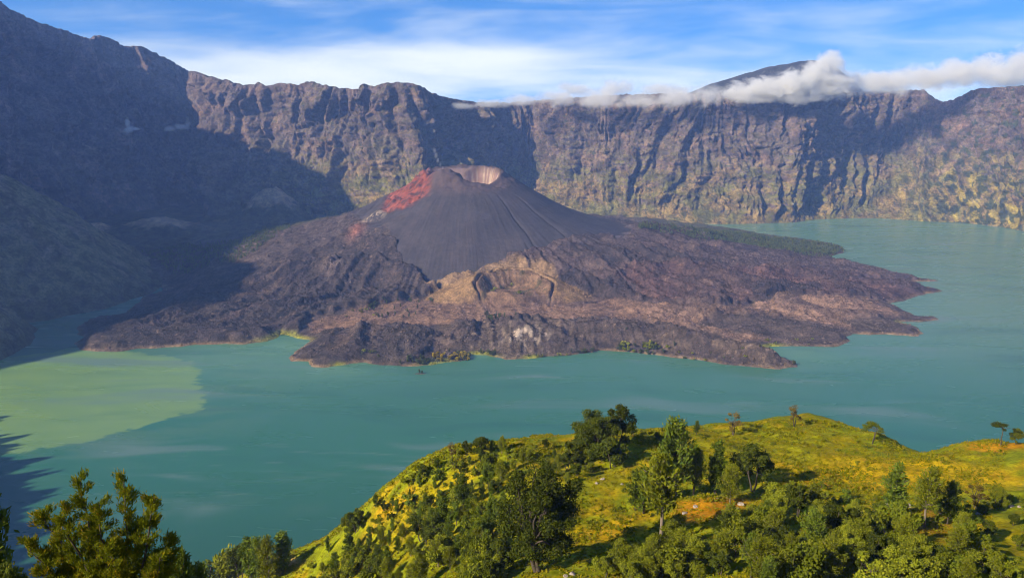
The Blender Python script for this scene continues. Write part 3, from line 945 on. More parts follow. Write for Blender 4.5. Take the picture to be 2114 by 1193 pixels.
def build_hill():
    x = np.concatenate([np.arange(-620, -170, 12.0), np.arange(-170, 230, 1.15), np.arange(230, 720, 12.0)])
    y = np.concatenate([np.arange(-70, 20, 6.0), np.arange(20, 130, 2.2), np.arange(130, 352, 1.15), np.arange(352, 1100, 12.0)])
    X, Y = np.meshgrid(x, y)
    Z = HH(X, Y)
    Z += sst(30, 110, Y) * .35 * billow(X / 3.1, Y / 3.1, 2, 507)
    xr, yr = X.ravel(), Y.ravel()
    n1, n2, n3 = fbm(xr / 42, yr / 42, 3, 511), fbm(xr / 11, yr / 11, 3, 513), fbm(xr / 3, yr / 3, 2, 517)
    C = np.empty((X.size, 3), np.float32)
    C[:] = (0.257, 0.213, 0.004)
    paint(C, sst(-.35, .15, n2 + .7 * n1) * .85, (0.180, 0.208, 0.006))
    paint(C, sst(.1, .5, -n2 + .5 * n3) * .5, (0.351, 0.208, 0.006))
    paint(C, sst(.15, .55, n3 + .3 * n2) * .55, (0.114, 0.130, 0.006))
    steep = sst(.30, .75, np.hypot(*np.gradient(Z, y, x)).ravel())
    paint(C, steep * sst(-.3, .3, n1 + n2) * .7, (0.190, 0.208, 0.006))

    def patch(pts, col, st, soft=4.0):
        P = [hit(HH, a, b, 60, 420)[:2] for a, b in pts]
        d = poly_sd(P, xr + 5 * n2 + 2 * n3, yr + 7 * n1 + 4 * n2)
        paint(C, sst(-soft, soft, d) * st, col)
    # ferny crest, golden saddle, bare orange earth
    patch([(1400, 900), (1560, 897), (1640, 882), (1800, 893), (1870, 925), (1700, 945), (1500, 950), (1400, 960)], (0.255, 0.224, 0.004), 0.52, 7)
    patch([(1590, 960), (1780, 940), (1920, 945), (2050, 960), (2110, 1000), (1900, 1010), (1700, 1005), (1600, 990)], (0.508, 0.292, 0.004), 0.56, 7)
    patch([(1620, 985), (1700, 995), (1760, 1010), (1690, 1012), (1610, 998)], (0.523, 0.204, 0.006), 0.60)
    patch([(1400, 1030), (1480, 1020), (1545, 1025), (1520, 1050), (1470, 1075), (1410, 1080)], (0.523, 0.183, 0.007), 0.68)
    patch([(1210, 970), (1330, 965), (1300, 1000), (1220, 1020)], (0.324, 0.244, 0.006), 0.45)
    patch([(1190, 1090), (1330, 1065), (1300, 1110), (1190, 1130)], (0.523, 0.271, 0.005), 0.60)
    patch([(1780, 1040), (1900, 1045), (2010, 1090), (1960, 1120), (1840, 1090)], (0.370, 0.156, 0.007), 0.60)
    patch([(1930, 928), (2000, 920), (2113, 917), (2113, 927), (2000, 930)], (0.583, 0.215, 0.010), 0.60, 2)
    patch([(880, 1000), (960, 960), (1010, 935), (1030, 945), (970, 1000), (900, 1050)], (0.478, 0.319, 0.004), 0.52)
    patch([(760, 1080), (840, 1020), (870, 1010), (800, 1080), (740, 1120)], (0.470, 0.215, 0.010), 0.45)
    patch([(560, 1150), (605, 1148), (625, 1158), (590, 1168)], (0.583, 0.313, 0.136), 0.68, 2)
    V = np.stack([X, Y, Z], -1).reshape(-1, 3)
    F = grid_faces(len(y), len(x))
    F = F[Z.ravel()[F].max(1) > -5]
    v, f_, a = compact(V, F, {'Col': (C, 'POINT')})
    o = mk_mesh('grassy_hill', v, f_, ground_mat('hill_grass', ((0.8, .22), (3.0, .08)), var=.35, fine=.9, spec=.05), attrs=a)
    mark(o, 'sunlit golden green hill in the foreground', kind='structure')
    return C


build_hill()


# ------------------------------------------------------------------ plants
def leaf_mat(name, a, b, c, trans=.3):
    m, t, out = new_mat(name)
    at = t.n('ShaderNodeAttribute', attribute_name='rnd')
    oi = t.n('ShaderNodeObjectInfo')
    f = at.outputs['Fac']
    g = t.mix(t.smooth(f, .0, .75), rgb(*a), rgb(*b))
    g = t.mix(t.smooth(f, .80, 1.0), g, rgb(*c))
    k = t.math('MULTIPLY_ADD', oi.outputs['Random'], .6, .7)
    sc = t.n('ShaderNodeVectorMath', operation='SCALE')
    t.l(g, sc.inputs[0])
    t.l(k, sc.inputs['Scale'])
    d = t.n('ShaderNodeBsdfDiffuse')
    tr = t.n('ShaderNodeBsdfTranslucent')
    t.l(sc.outputs[0], d.inputs['Color'])
    t.l(sc.outputs[0], tr.inputs['Color'])
    mx = t.n('ShaderNodeMixShader')
    mx.inputs[0].default_value = trans
    t.l(d.outputs[0], mx.inputs[1])
    t.l(tr.outputs[0], mx.inputs[2])
    t.l(mx.outputs[0], out.inputs['Surface'])
    return m


def bark_mat(name, a, b):
    m, t, out = new_mat(name)
    geo = t.n('ShaderNodeTexCoord')
    n = t.noise(t.mapping(geo.outputs['Object'], (6, 6, 1.2)), 1.0, 4.0, .6)
    bs = t.n('ShaderNodeBsdfPrincipled')
    t.l(t.mix(n, rgb(*a), rgb(*b)), bs.inputs['Base Color'])
    bs.inputs['Roughness'].default_value = .9
    t.l(bs.outputs[0], out.inputs['Surface'])
    return m


M_PINE = leaf_mat('pine_needles', (0.050, 0.096, 0.015), (0.143, 0.183, 0.018), (0.269, 0.241, 0.018))
M_DARK = leaf_mat('dark_leaves', (0.032, 0.055, 0.010), (0.094, 0.110, 0.012), (0.161, 0.154, 0.014))
M_OLIVE = leaf_mat('olive_leaves', (0.093, 0.125, 0.012), (0.218, 0.230, 0.015), (0.353, 0.307, 0.018))
M_BRIGHT = leaf_mat('bright_leaves', (0.069, 0.098, 0.009), (0.144, 0.162, 0.011), (0.205, 0.195, 0.014))
M_RUST = leaf_mat('rusty_leaves', (0.090, 0.078, 0.022), (0.195, 0.135, 0.033), (0.300, 0.150, 0.038))
M_GOLD = leaf_mat('golden_needles', (0.085, 0.130, 0.010), (0.220, 0.240, 0.012), (0.42, 0.29, 0.014), .35)
M_BARK = bark_mat('bark', (0.035, 0.026, 0.020), (0.10, 0.075, 0.055))
M_PALE_BARK = bark_mat('pale_bark', (0.10, 0.075, 0.055), (0.24, 0.19, 0.15))
M_COVER = leaf_mat('cover_leaves', (0.150, 0.160, 0.006), (0.300, 0.250, 0.008), (0.420, 0.250, 0.010), .3)
M_SHORE = leaf_mat('shore_leaves', (0.040, 0.058, 0.016), (0.085, 0.098, 0.022), (0.130, 0.130, 0.025))
M_YELLOW = leaf_mat('yellow_leaves', (0.220, 0.170, 0.012), (0.360, 0.270, 0.015), (0.420, 0.300, 0.020))


def tubes(paths, sides=6):
    """list of (points (n,3), radii (n,)) -> verts, quads"""
    VV, FF, k = [], [], 0
    ang = np.arange(sides) / sides * 2 * np.pi
    for pts, rad in paths:
        pts, rad = np.asarray(pts, float), np.asarray(rad, float)
        n = len(pts)
        tg = np.gradient(pts, axis=0)
        tg /= np.linalg.norm(tg, axis=1, keepdims=True) + 1e-9
        ref = np.where(np.abs(tg[:, 2:3]) > .9, np.array([[1., 0, 0]]), np.array([[0, 0, 1.]]))
        a = np.cross(tg, ref)
        a /= np.linalg.norm(a, axis=1, keepdims=True) + 1e-9
        b = np.cross(tg, a)
        ring = pts[:, None] + rad[:, None, None] * (np.cos(ang)[None, :, None] * a[:, None] + np.sin(ang)[None, :, None] * b[:, None])
        VV.append(ring.reshape(-1, 3))
        i = np.arange(n * sides).reshape(n, sides) + k
        FF.append(np.stack([i[:-1], np.roll(i[:-1], -1, 1), np.roll(i[1:], -1, 1), i[1:]], -1).reshape(-1, 4))
        k += n * sides
    return np.vstack(VV), np.vstack(FF)


def leaves(P, axis, nrm, ln, wd, rng):
    """leaf quads: centre P, long axis, facing"""
    axis = axis / (np.linalg.norm(axis, axis=1, keepdims=True) + 1e-9)
    side = np.cross(axis, nrm)
    side /= np.linalg.norm(side, axis=1, keepdims=True) + 1e-9
    a, b = axis * ln[:, None] * .5, side * wd[:, None] * .5
    V = np.stack([P - a - b * .6, P - a * .2 + b, P + a, P - a * .2 - b], 1).reshape(-1, 3)
    V = np.stack([P - a, P - a * .1 + b, P + a, P - a * .1 - b], 1).reshape(-1, 3)
    return V, np.arange(len(P) * 4).reshape(-1, 4)


def curve(p0, p1, sag, n=6, rng=None, wob=0.0):
    t = np.linspace(0, 1, n)[:, None]
    p = np.asarray(p0)[None] * (1 - t) + np.asarray(p1)[None] * t
    p[:, 2] += sag * np.sin(np.pi * t[:, 0])
    if rng is not None and wob:
        p[1:-1] += rng.normal(0, wob, (n - 2, 3))
    return p


def make_pine(seed, h=10.0, w=2.2, n_br=50, per=27, ln=.62, wd=.20, low=.16, round_top=.35, clump=.34, gap=.2, limbs=True, up=.75):
    """feathery mountain she-oak: straight stem, rising branches, needle tufts in separate clumps"""
    rng = np.random.default_rng(seed)
    lean = rng.normal(0, .03 * h, 2)
    stem = np.array([[lean[0] * t ** 2 + .012 * h * math.sin(7 * t + seed), lean[1] * t ** 2, h * .96 * t - (.8 if t == 0 else 0)] for t in np.linspace(0, 1, 8)])
    paths = [(stem, np.linspace(.022 * h, .005 * h, 8))]
    LP, LA, LN = [], [], []
    for i in range(n_br):
        f = low + (1 - low) * ((i + rng.random()) / n_br) ** .9
        if rng.random() < gap * (1 - f):
            continue
        z = h * .96 * f
        base = np.array([np.interp(z, stem[:, 2], stem[:, 0]), np.interp(z, stem[:, 2], stem[:, 1]), z])
        prof = w * (math.sin(math.pi * min(1, (f - low + .12) / (1 - low + .12)) ** .75) ** .7 * (1 - round_top * 0) + .12)
        L = prof * rng.uniform(.55, 1.15)
        th = i * 2.399 + rng.normal(0, .5)
        e = rng.uniform(.25, .95) * up
        d = np.array([math.cos(th) * math.cos(e), math.sin(th) * math.cos(e), math.sin(e)])
        tip = base + d * L + np.array([0, 0, .12 * L])
        if limbs and L > .4:
            paths.append((curve(base, tip, -.06 * L, 4), np.linspace(.008 * h, .003 * h, 4)))
        nt = max(2, int(round(L / (w / 4.2))))
        for k in range(nt):
            g = .3 + .75 * (k + rng.random() * .6) / nt
            c = base + (tip - base) * g + rng.normal(0, .1 * w, 3)
            m = int(per * rng.uniform(.6, 1.3))
            off = np.clip(rng.normal(0, 1, (m, 3)), -1.7, 1.7) * clump * w / 2.2 * np.array([1, 1, .9])
            LP.append(c + off)
            LA.append(np.tile(d * .7 + np.array([0, 0, .45]), (m, 1)) + rng.normal(0, .45, (m, 3)))
            LN.append(off / (np.linalg.norm(off, axis=1, keepdims=True) + 1e-6) + rng.normal(0, .5, (m, 3)) + np.array([0, 0, .35]))
    P, A, N = np.vstack(LP), np.vstack(LA), np.vstack(LN)
    n = len(P)
    V, F = leaves(P, A, N, ln * rng.uniform(.6, 1.3, n), wd * rng.uniform(.7, 1.4, n), rng)
    hf = np.clip(P[:, 2] / h, 0, 1)
    rnd = np.clip(.55 * rng.random(n) + .25 * rng.random(n) + .2 * hf, 0, 1)
    return tubes(paths), (V, F, rnd)


def make_broad(seed, h=9.0, rx=4.0, base=.22, lobes=16, per=230, size=.42, flat=1.0, trunks=2, lobe_r=.30, open_=0.0, shell=.55):
    """leafy tree: forked stems carrying a pile of leaf clumps with gaps between them"""
    rng = np.random.default_rng(seed)
    paths, LP, LN = [], [], []
    c0 = h * (base + (1 - base) * .5)
    hz_ = h * (1 - base) * .5
    forks = []
    for k in range(trunks):
        a = rng.uniform(0, 6.28)
        top = np.array([math.cos(a) * rx * .3 * (trunks > 1), math.sin(a) * rx * .3 * (trunks > 1), h * (base + .22)])
        pts = curve([math.cos(a) * .12 * (trunks > 1), math.sin(a) * .12, -.8], top, 0, 5, rng, .06 * rx / 3)
        paths.append((pts, np.linspace(.026 * h, .014 * h, 5)))
        forks.append(top)
    for i in range(lobes):
        u = rng.normal(0, 1, 3)
        u /= np.linalg.norm(u)
        rr = rng.uniform(.3, 1.12) ** .8
        c = np.array([u[0] * rx * rr * .82, u[1] * rx * rr * .82, c0 + u[2] * hz_ * rr * .86 * flat])
        if flat < .9:
            c[2] = h * (base + (1 - base) * (.55 + .35 * rng.random())) - .12 * h * (math.hypot(c[0], c[1]) / rx) ** 2
        R = rx * lobe_r * rng.uniform(.45, 1.35)
        fk = forks[int(np.argmin([np.linalg.norm(c - f) for f in forks]))]
        paths.append((curve(fk, c, .04 * h, 5, rng, .03 * rx), np.linspace(.011 * h, .003 * h, 5)))
        m = int(1.75 * per * rng.uniform(.6, 1.2) * (1 - open_))
        v = rng.normal(0, 1, (m, 3))
        v /= np.linalg.norm(v, axis=1, keepdims=True)
        rad = R * (shell + (1 - shell) * rng.random(m)) * rng.uniform(.7, 1.25, m)
        LP.append(c + v * rad[:, None] * np.array([1, 1, .75 if flat > .9 else .4]))
        LN.append(v + rng.normal(0, .55, (m, 3)) + np.array([0, 0, .3]))
    P, N = np.vstack(LP), np.vstack(LN)
    n = len(P)
    size *= 1.0
    V, F = leaves(P, rng.normal(0, 1, (n, 3)), N, size * rng.uniform(.6, 1.35, n), size * .7 * rng.uniform(.6, 1.3, n), rng)
    rnd = np.clip(.6 * rng.random(n) + .2 * rng.random(n) + .2 * np.clip((P[:, 2] - h * base) / (h * (1 - base)), 0, 1), 0, 1)
    return tubes(paths), (V, F, rnd)


PROTO = {}


def proto(key, built, leaf, bark, height):
    (tv, tf), (lv, lf, rnd) = built
    tr = mk_mesh('trunk', tv, tf, bark)
    cr = mk_mesh('crown', lv, lf, leaf, smooth=False, attrs={'rnd': (rnd, 'FACE')})
    PROTO[key] = (tr.data, cr.data, height)
    for o in (tr, cr):
        bpy.data.objects.remove(o)


for i in range(3):
    proto('pine%d' % i, make_pine(600 + i, 10, 2.1 + .3 * i, 40), M_PINE, M_BARK, 10)
    proto('thin%d' % i, make_pine(620 + i, 10, 1.15 + .2 * i, 52, 20, .55, .20, .08, clump=.45), M_PINE, M_BARK, 10)
    proto('olive%d' % i, make_pine(640 + i, 10, 2.7 + .3 * i, 54, 28, .62, .20, .10), M_OLIVE, M_PALE_BARK, 10)
    proto('broad%d' % i, make_broad(660 + i, 9, 3.9 + .4 * i, .14, 20, 240), M_OLIVE, M_BARK, 9)
    proto('dark%d' % i, make_broad(680 + i, 9, 3.8 + .3 * i, .16, 22, 260), M_DARK, M_BARK, 9)
    proto('bush%d' % i, make_broad(700 + i, 5, 3.2, .02, 12, 170, .40, trunks=3), (M_OLIVE, M_BRIGHT, M_DARK)[i], M_BARK, 5)
    proto('scrub%d' % i, make_broad(720 + i, 3, 2.2, .0, 8, 90, .36, trunks=2), (M_BRIGHT, M_OLIVE, M_PINE)[i], M_BARK, 3)
proto('great', make_broad(741, 20, 9.0, .10, 70, 300, .46, trunks=4, lobe_r=.24), M_DARK, M_BARK, 20)
proto('great2', make_broad(744, 14, 6.4, .06, 58, 250, .42, trunks=3, lobe_r=.27), M_DARK, M_BARK, 14)
proto('acacia', make_broad(751, 7, 3.9, .5, 13, 150, .34, flat=.5, trunks=2, lobe_r=.30), M_BRIGHT, M_BARK, 7)
proto('umbrella', make_broad(755, 8, 4.2, .5, 11, 120, .34, flat=.5, trunks=1, lobe_r=.27), M_DARK, M_BARK, 8)
proto('rusty', make_broad(761, 8, 3.0, .22, 15, 110, .34, trunks=2, lobe_r=.30, open_=.25), M_RUST, M_BARK, 8)
proto('tuft', make_pine(771, 12, 2.3, 44, 28, .62, .20, .36, clump=.36, gap=.4), M_OLIVE, M_PALE_BARK, 12)


def plant(key, name, base, height, label, category='tree', group=None, width=1.0, rot=0.0, kids=True):
    td, cd, h0 = PROTO[key]
    e = bpy.data.objects.new(name, None)
    COL.objects.link(e)
    e.empty_display_size = .5
    s_ = height / h0
    e.location = base
    e.scale = (s_ * width, s_ * width, s_)
    e.rotation_euler = (0, 0, rot)
    mark(e, label, category, group=group)
    for nm, d in (('trunk', td), ('crown', cd)):
        o = bpy.data.objects.new(nm, d)
        COL.objects.link(o)
        o.parent = e
    return e


prng = random.Random(11)


def stand(key, px, base_py, top_py, label, name='tree', width=1.0, group=None, category='tree', d0=60):
    p = hit(HH, px, base_py, d0, 420)
    top = at_d(px, top_py, p[1])
    return plant(key, name, tuple(p), max(1.0, top[2] - p[2]), label, category, group, width, prng.uniform(0, 6.28))


# ------------------------------------------------------------------ trees that stand out in the photograph
for key, px, by, ty, wd, name, label in (
    ('great2', 1228, 948, 846, 1.0, 'leafy_tree', 'large rounded dark green tree on the crest, biggest tree along the skyline'),
    ('dark1', 1274, 930, 838, .75, 'leafy_tree', 'tall dark tree joined to the right side of the big rounded crest tree'),
    ('bush2', 1262, 965, 900, 1.0, 'shrub', 'rounded olive shrub at the foot of the big rounded crest tree'),
    ('great', 1112, 1180, 962, .95, 'leafy_tree', 'huge dark spreading tree at the bottom centre casting deep shadow'),
    ('pine1', 1392, 1030, 866, .85, 'pine_tree', 'tallest upright bright green pine breaking the hill skyline right of the big crest tree'),
    ('pine0', 1438, 897, 868, 1.0, 'pine_tree', 'small pointed green tree alone on the crest beside the tallest pine'),
    ('rusty', 1513, 898, 853, 1.1, 'rusty_tree', 'rust brown small tree standing on the crest left of the knoll'),
    ('rusty', 1640, 880, 838, .95, 'rusty_tree', 'thin brown tree on top of the grassy knoll'),
    ('acacia', 1800, 916, 874, 1.0, 'flat_topped_tree', 'bright green flat-topped tree on the right slope of the knoll'),
    ('umbrella', 2066, 921, 871, 1.0, 'flat_topped_tree', 'dark flat-topped tree standing near the right edge of the skyline'),
    ('broad0', 2098, 917, 881, .9, 'leafy_tree', 'small round green tree at the right edge beside the dark flat-topped one'),
    ('dark0', 1308, 899, 879, .9, 'leafy_tree', 'tiny dark round tree on the skyline just right of the big crest tree'),
    ('umbrella', 1344, 907, 889, .8, 'flat_topped_tree', 'tiny dark flat-headed tree on the dip of the skyline'),
    ('dark2', 1356, 909, 892, .8, 'leafy_tree', 'tiny round dark tree touching the flat-headed one on the dip'),
    ('thin0', 1476, 1022, 907, 1.1, 'pine_tree', 'narrow dark columnar pine on the middle of the slope'),
    ('pine2', 1432, 1022, 925, .95, 'pine_tree', 'broad feathery green pine left of the dark columnar pine'),
    ('dark1', 1556, 1015, 922, .95, 'leafy_tree', 'dark cone-shaped tree right of the columnar pine above the orange earth'),
    ('olive1', 1506, 1040, 962, .9, 'pine_tree', 'olive tree between the columnar pine and the dark cone-shaped tree'),
    ('pine0', 1310, 1055, 968, .75, 'pine_tree', 'slim green pine in front of the yellow rocky patch'),
    ('thin1', 1328, 1060, 962, 1.1, 'pine_tree', 'slim green pine close behind the one at the yellow rocky patch'),
    ('tuft', 1365, 1125, 935, 1.05, 'pine_tree', 'tall sparse pine with a pale bare trunk in front of the tallest pine'),
    ('thin2', 1846, 1066, 957, 1.3, 'pine_tree', 'dark green twin-topped pine beside the white rocks on the right'),
    ('tuft', 1906, 1090, 964, 1.0, 'pine_tree', 'open pine with a long straight bare trunk on the right slope'),
    ('pine1', 1956, 1082, 994, .95, 'pine_tree', 'green pine just right of the one with the long bare trunk'),
    ('rusty', 2012, 1050, 1003, 1.2, 'rusty_tree', 'brownish spreading tree on the golden slope at the right'),
    ('broad1', 2060, 1050, 1006, .9, 'leafy_tree', 'small leafy tree right of the brownish spreading tree'),
    ('dark0', 736, 1100, 1044, .75, 'leafy_tree', 'dark rounded tree standing out on the left edge of the hill'),
    ('dark2', 722, 1104, 1060, .7, 'leafy_tree', 'lower dark tree leaning on the rounded one at the hill\'s left edge'),
    ('thin0', 678, 1140, 1104, 1.0, 'pine_tree', 'small lone narrow pine at the foot of the left flank'),
    ('pine0', 776, 1048, 1020, 1.2, 'pine_tree', 'small dark tree on the left skyline above the rounded edge tree'),
    ('bush0', 846, 1002, 975, 1.1, 'shrub', 'reddish olive shrub on the steepest part of the left skyline'),
    ('dark1', 870, 988, 958, .9, 'leafy_tree', 'dark round tree on the left skyline below the crest group'),
    ('pine2', 903, 968, 946, 1.3, 'pine_tree', 'low bushy pine on the left skyline just below the crest group'),
    ('rusty', 934, 948, 914, .9, 'rusty_tree', 'thin twiggy tree at the left end of the crest group'),
    ('dark0', 963, 940, 909, .8, 'leafy_tree', 'small round dark tree second from the left in the crest group'),
    ('dark2', 993, 945, 902, .8, 'leafy_tree', 'tallest dark tree of the crest group left of the big rounded tree'),
    ('pine1', 1016, 938, 908, .9, 'pine_tree', 'small pine in the middle of the crest group'),
    ('olive0', 1036, 936, 900, .8, 'pine_tree', 'light green open tree at the right end of the crest group'),
    ('dark1', 1126, 930, 907, .8, 'leafy_tree', 'small dark tree on the skyline between crest group and big rounded tree'),
    ('bush2', 1188, 958, 908, .9, 'shrub', 'dark bush under the left side of the big rounded crest tree'),
    ('pine1', 956, 1052, 978, .9, 'pine_tree', 'dark pine in the middle of the yellow left flank'),
    ('thin1', 914, 1090, 1024, 1.2, 'pine_tree', 'dark narrow pine below the yellow left flank meadow'),
    ('thin2', 870, 1080, 1034, 1.2, 'pine_tree', 'narrow green pine at the lower end of the yellow meadow'),
    ('pine0', 892, 1100, 1046, .9, 'pine_tree', 'small pine between the two narrow pines under the yellow meadow'),
    ('thin2', 586, 1176, 1098, 1.5, 'pine_tree', 'tall light tree beside the bare pink ground at the lower left'),
    ('thin0', 517, 1196, 1104, 1.3, 'pine_tree', 'tallest tree of the lower left cluster by the water'),
    ('pine2', 535, 1200, 1112, .8, 'pine_tree', 'dark tree in the middle of the lower left cluster'),
    ('olive2', 556, 1202, 1112, .7, 'pine_tree', 'olive tree at the right of the lower left cluster'),
    ('dark1', 497, 1200, 1130, .75, 'leafy_tree', 'dark tree at the left of the lower left cluster'),
    ('olive0', 472, 1200, 1136, .8, 'pine_tree', 'paler feathery tree at the left end of the lower left cluster'),
    ('umbrella', 428, 1192, 1146, .8, 'flat_topped_tree', 'small round-headed tree standing alone left of the lower left cluster'),
    ('pine1', 692, 1196, 1140, .8, 'pine_tree', 'dark conical tree on the bright green bank at the lower left'),
    ('thin1', 722, 1166, 1100, 1.3, 'pine_tree', 'slim tree on the left edge of the hill foot'),
):
    stand(key, px, by, ty, label, name, wd, category='shrub' if name == 'shrub' else 'tree')

# ------------------------------------------------------------------ woods filled tree by tree
LOOK = {'pine': 'feathery green', 'thin': 'narrow upright', 'olive': 'feathery olive', 'broad': 'round olive', 'dark': 'round dark', 'bush': 'rounded', 'scrub': 'low leafy', 'shore': 'small'}
ORD = ['', 'second ', 'third ', 'fourth ', 'fifth ', 'sixth ', 'seventh ', 'eighth ', 'ninth ', 'tenth ', 'eleventh ', 'twelfth ', '13th ', '14th ', '15th ', '16th ', '17th ', '18th ', '19th ', '20th ']
ORD += ['%dth ' % k for k in range(21, 60)]


SORT = {'pine': 'pine_tree', 'thin': 'pine_tree', 'olive': 'pine_tree', 'broad': 'leafy_tree', 'dark': 'leafy_tree', 'bush': 'shrub', 'scrub': 'shrub'}


def in_row(items, where):
    """items (px, key): labels that count each look from the left"""
    seen, tot, res = {}, {}, []
    look = lambda k: LOOK[k.rstrip('0123456789')]
    for _, k in items:
        tot[look(k)] = tot.get(look(k), 0) + 1
    for _, k in items:
        w_ = look(k)
        noun = 'shrub' if SORT[k.rstrip('0123456789')] == 'shrub' else 'tree'
        i = seen.get(w_, 0)
        seen[w_] = i + 1
        if tot[w_] == 1:
            res.append('only %s %s %s' % (w_, noun, where))
        else:
            res.append('%s%s %s from the left %s' % (ORD[i] if i else 'first ', w_, noun, where))
    return res


def wood(poly, n, keys, hgt, label, group, name, category, gap_px, seed):
    rr = random.Random(seed)
    xs, ys = [p[0] for p in poly], [p[1] for p in poly]
    put, tries = [], 0
    P = np.array(poly, float)
    while len(put) < n and tries < n * 60:
        tries += 1
        x, y = rr.uniform(min(xs), max(xs)), rr.uniform(min(ys), max(ys))
        if poly_sd(P, np.array([x]), np.array([y]))[0] < 0:
            continue
        if any((x - a) ** 2 + ((y - b) * 1.5) ** 2 < gap_px ** 2 for a, b in put):
            continue
        put.append((x, y))
    items = sorted((x, y, rr.choice(keys)) for x, y in put)
    for (x, y, k), lb in zip(items, in_row([(q[0], q[2]) for q in items], label)):
        p = hit(HH, x, y, 60, 420)
        kn = SORT[k.rstrip('0123456789')]
        plant(k, kn, tuple(p), rr.uniform(*hgt), lb, 'shrub' if kn == 'shrub' else 'tree', group, rr.uniform(.8, 1.15), rr.uniform(0, 6.28))


wood([(690, 1215), (735, 1150), (800, 1115), (880, 1085), (950, 1050), (1000, 985), (1045, 975), (1040, 1215)], 80, ('pine0', 'pine1', 'thin1', 'thin2', 'olive0', 'olive1', 'bush0', 'bush1', 'dark0'),
     (5, 10), 'in the left flank wood', 'wood on the left flank', 'flank_tree', 'tree', 16, 1)
wood([(745, 1110), (800, 1050), (860, 1005), (930, 965), (1000, 945), (1040, 975), (985, 1000), (930, 1060), (850, 1090)], 34, ('pine0', 'thin1', 'olive0', 'bush0', 'dark0', 'scrub2'),
     (3, 6.5), 'scattered over the yellow left flank', 'scattered trees on the left flank', 'scattered_tree', 'tree', 22, 21)
wood([(1040, 945), (1190, 940), (1220, 975), (1170, 1000), (1060, 975)], 16, ('olive0', 'dark0', 'bush0', 'pine0', 'olive2'),
     (4, 7.5), 'in the belt beside the big crest tree', 'belt of trees under the crest', 'crest_belt_tree', 'tree', 17, 2)
wood([(1225, 1215), (1275, 1165), (1300, 1150), (1420, 1120), (1480, 1150), (1480, 1215)], 20, ('olive0', 'olive1', 'broad0', 'bush0', 'broad2'),
     (5, 8.5), 'in the thicket beside the huge dark tree', 'thicket at the bottom centre', 'thicket_tree', 'tree', 22, 3)
wood([(1480, 1215), (1480, 1130), (1545, 1075), (1620, 1050), (1700, 1040), (1780, 1075), (1890, 1110), (1900, 1215)], 62, ('olive0', 'olive1', 'olive2', 'broad0', 'broad1', 'dark0', 'bush0', 'bush1', 'pine2'),
     (5.5, 10.5), 'in the wood below the orange earth', 'wood at the bottom right', 'wood_tree', 'tree', 19, 4)
wood([(1900, 1215), (1930, 1150), (1980, 1110), (2060, 1090), (2150, 1060), (2150, 1215)], 30, ('bush1', 'broad1', 'olive1', 'dark1', 'bush0', 'scrub0'),
     (3.5, 7.5), 'in the bottom right corner thicket', 'thicket in the bottom right corner', 'corner_tree', 'tree', 20, 5)
wood([(600, 1215), (640, 1170), (690, 1160), (690, 1215)], 4, ('olive0', 'bush1', 'scrub1'), (2.5, 5), 'on the bright green bank at the lower left', 'bushes on the green bank', 'bank_bush', 'shrub', 22, 6)
wood([(420, 1215), (430, 1185), (570, 1175), (600, 1200), (590, 1225)], 9, ('olive0', 'bush1', 'thin1', 'scrub1'), (3, 6), 'along the front of the lower left cluster', 'front of the lower left cluster', 'cluster_tree', 'tree', 20, 7)
wood([(1600, 1000), (1700, 1010), (1830, 1035), (1800, 1060), (1650, 1050)], 14, ('scrub0', 'scrub1', 'scrub2', 'bush0'), (1.8, 3.6), 'between the golden slope and the wood', 'scrub above the wood', 'scrub_bush', 'shrub', 20, 8)
wood([(1830, 1090), (1980, 1100), (2110, 1060), (2110, 1030), (1980, 1050), (1900, 1040)], 18, ('scrub0', 'scrub1', 'scrub2', 'bush1'), (1.5, 3.4), 'among the white rocks on the right slope', 'bushes among the rocks', 'slope_bush', 'shrub', 19, 9)
wood([(1220, 985), (1310, 980), (1380, 1070), (1400, 1110), (1230, 1080)], 9, ('scrub0', 'scrub1', 'scrub2'), (1.2, 2.4), 'on the yellow rocky patch mid hill', 'bushes on the rocky patch', 'patch_bush', 'shrub', 22, 10)
wood([(1400, 905), (1560, 900), (1640, 890), (1780, 900), (1880, 935), (1700, 960), (1500, 950), (1410, 960)], 22, ('scrub0', 'scrub1', 'scrub0'), (.9, 1.8), 'on the bright green knoll', 'tufts on the knoll', 'knoll_bush', 'shrub', 24, 12)
wood([(800, 1075), (870, 1020), (960, 960), (1010, 950), (960, 1010), (880, 1060)], 12, ('scrub1', 'scrub2', 'pine0'), (1.4, 3.4), 'on the yellow left flank meadow', 'bushes on the left flank meadow', 'meadow_bush', 'shrub', 18, 13)


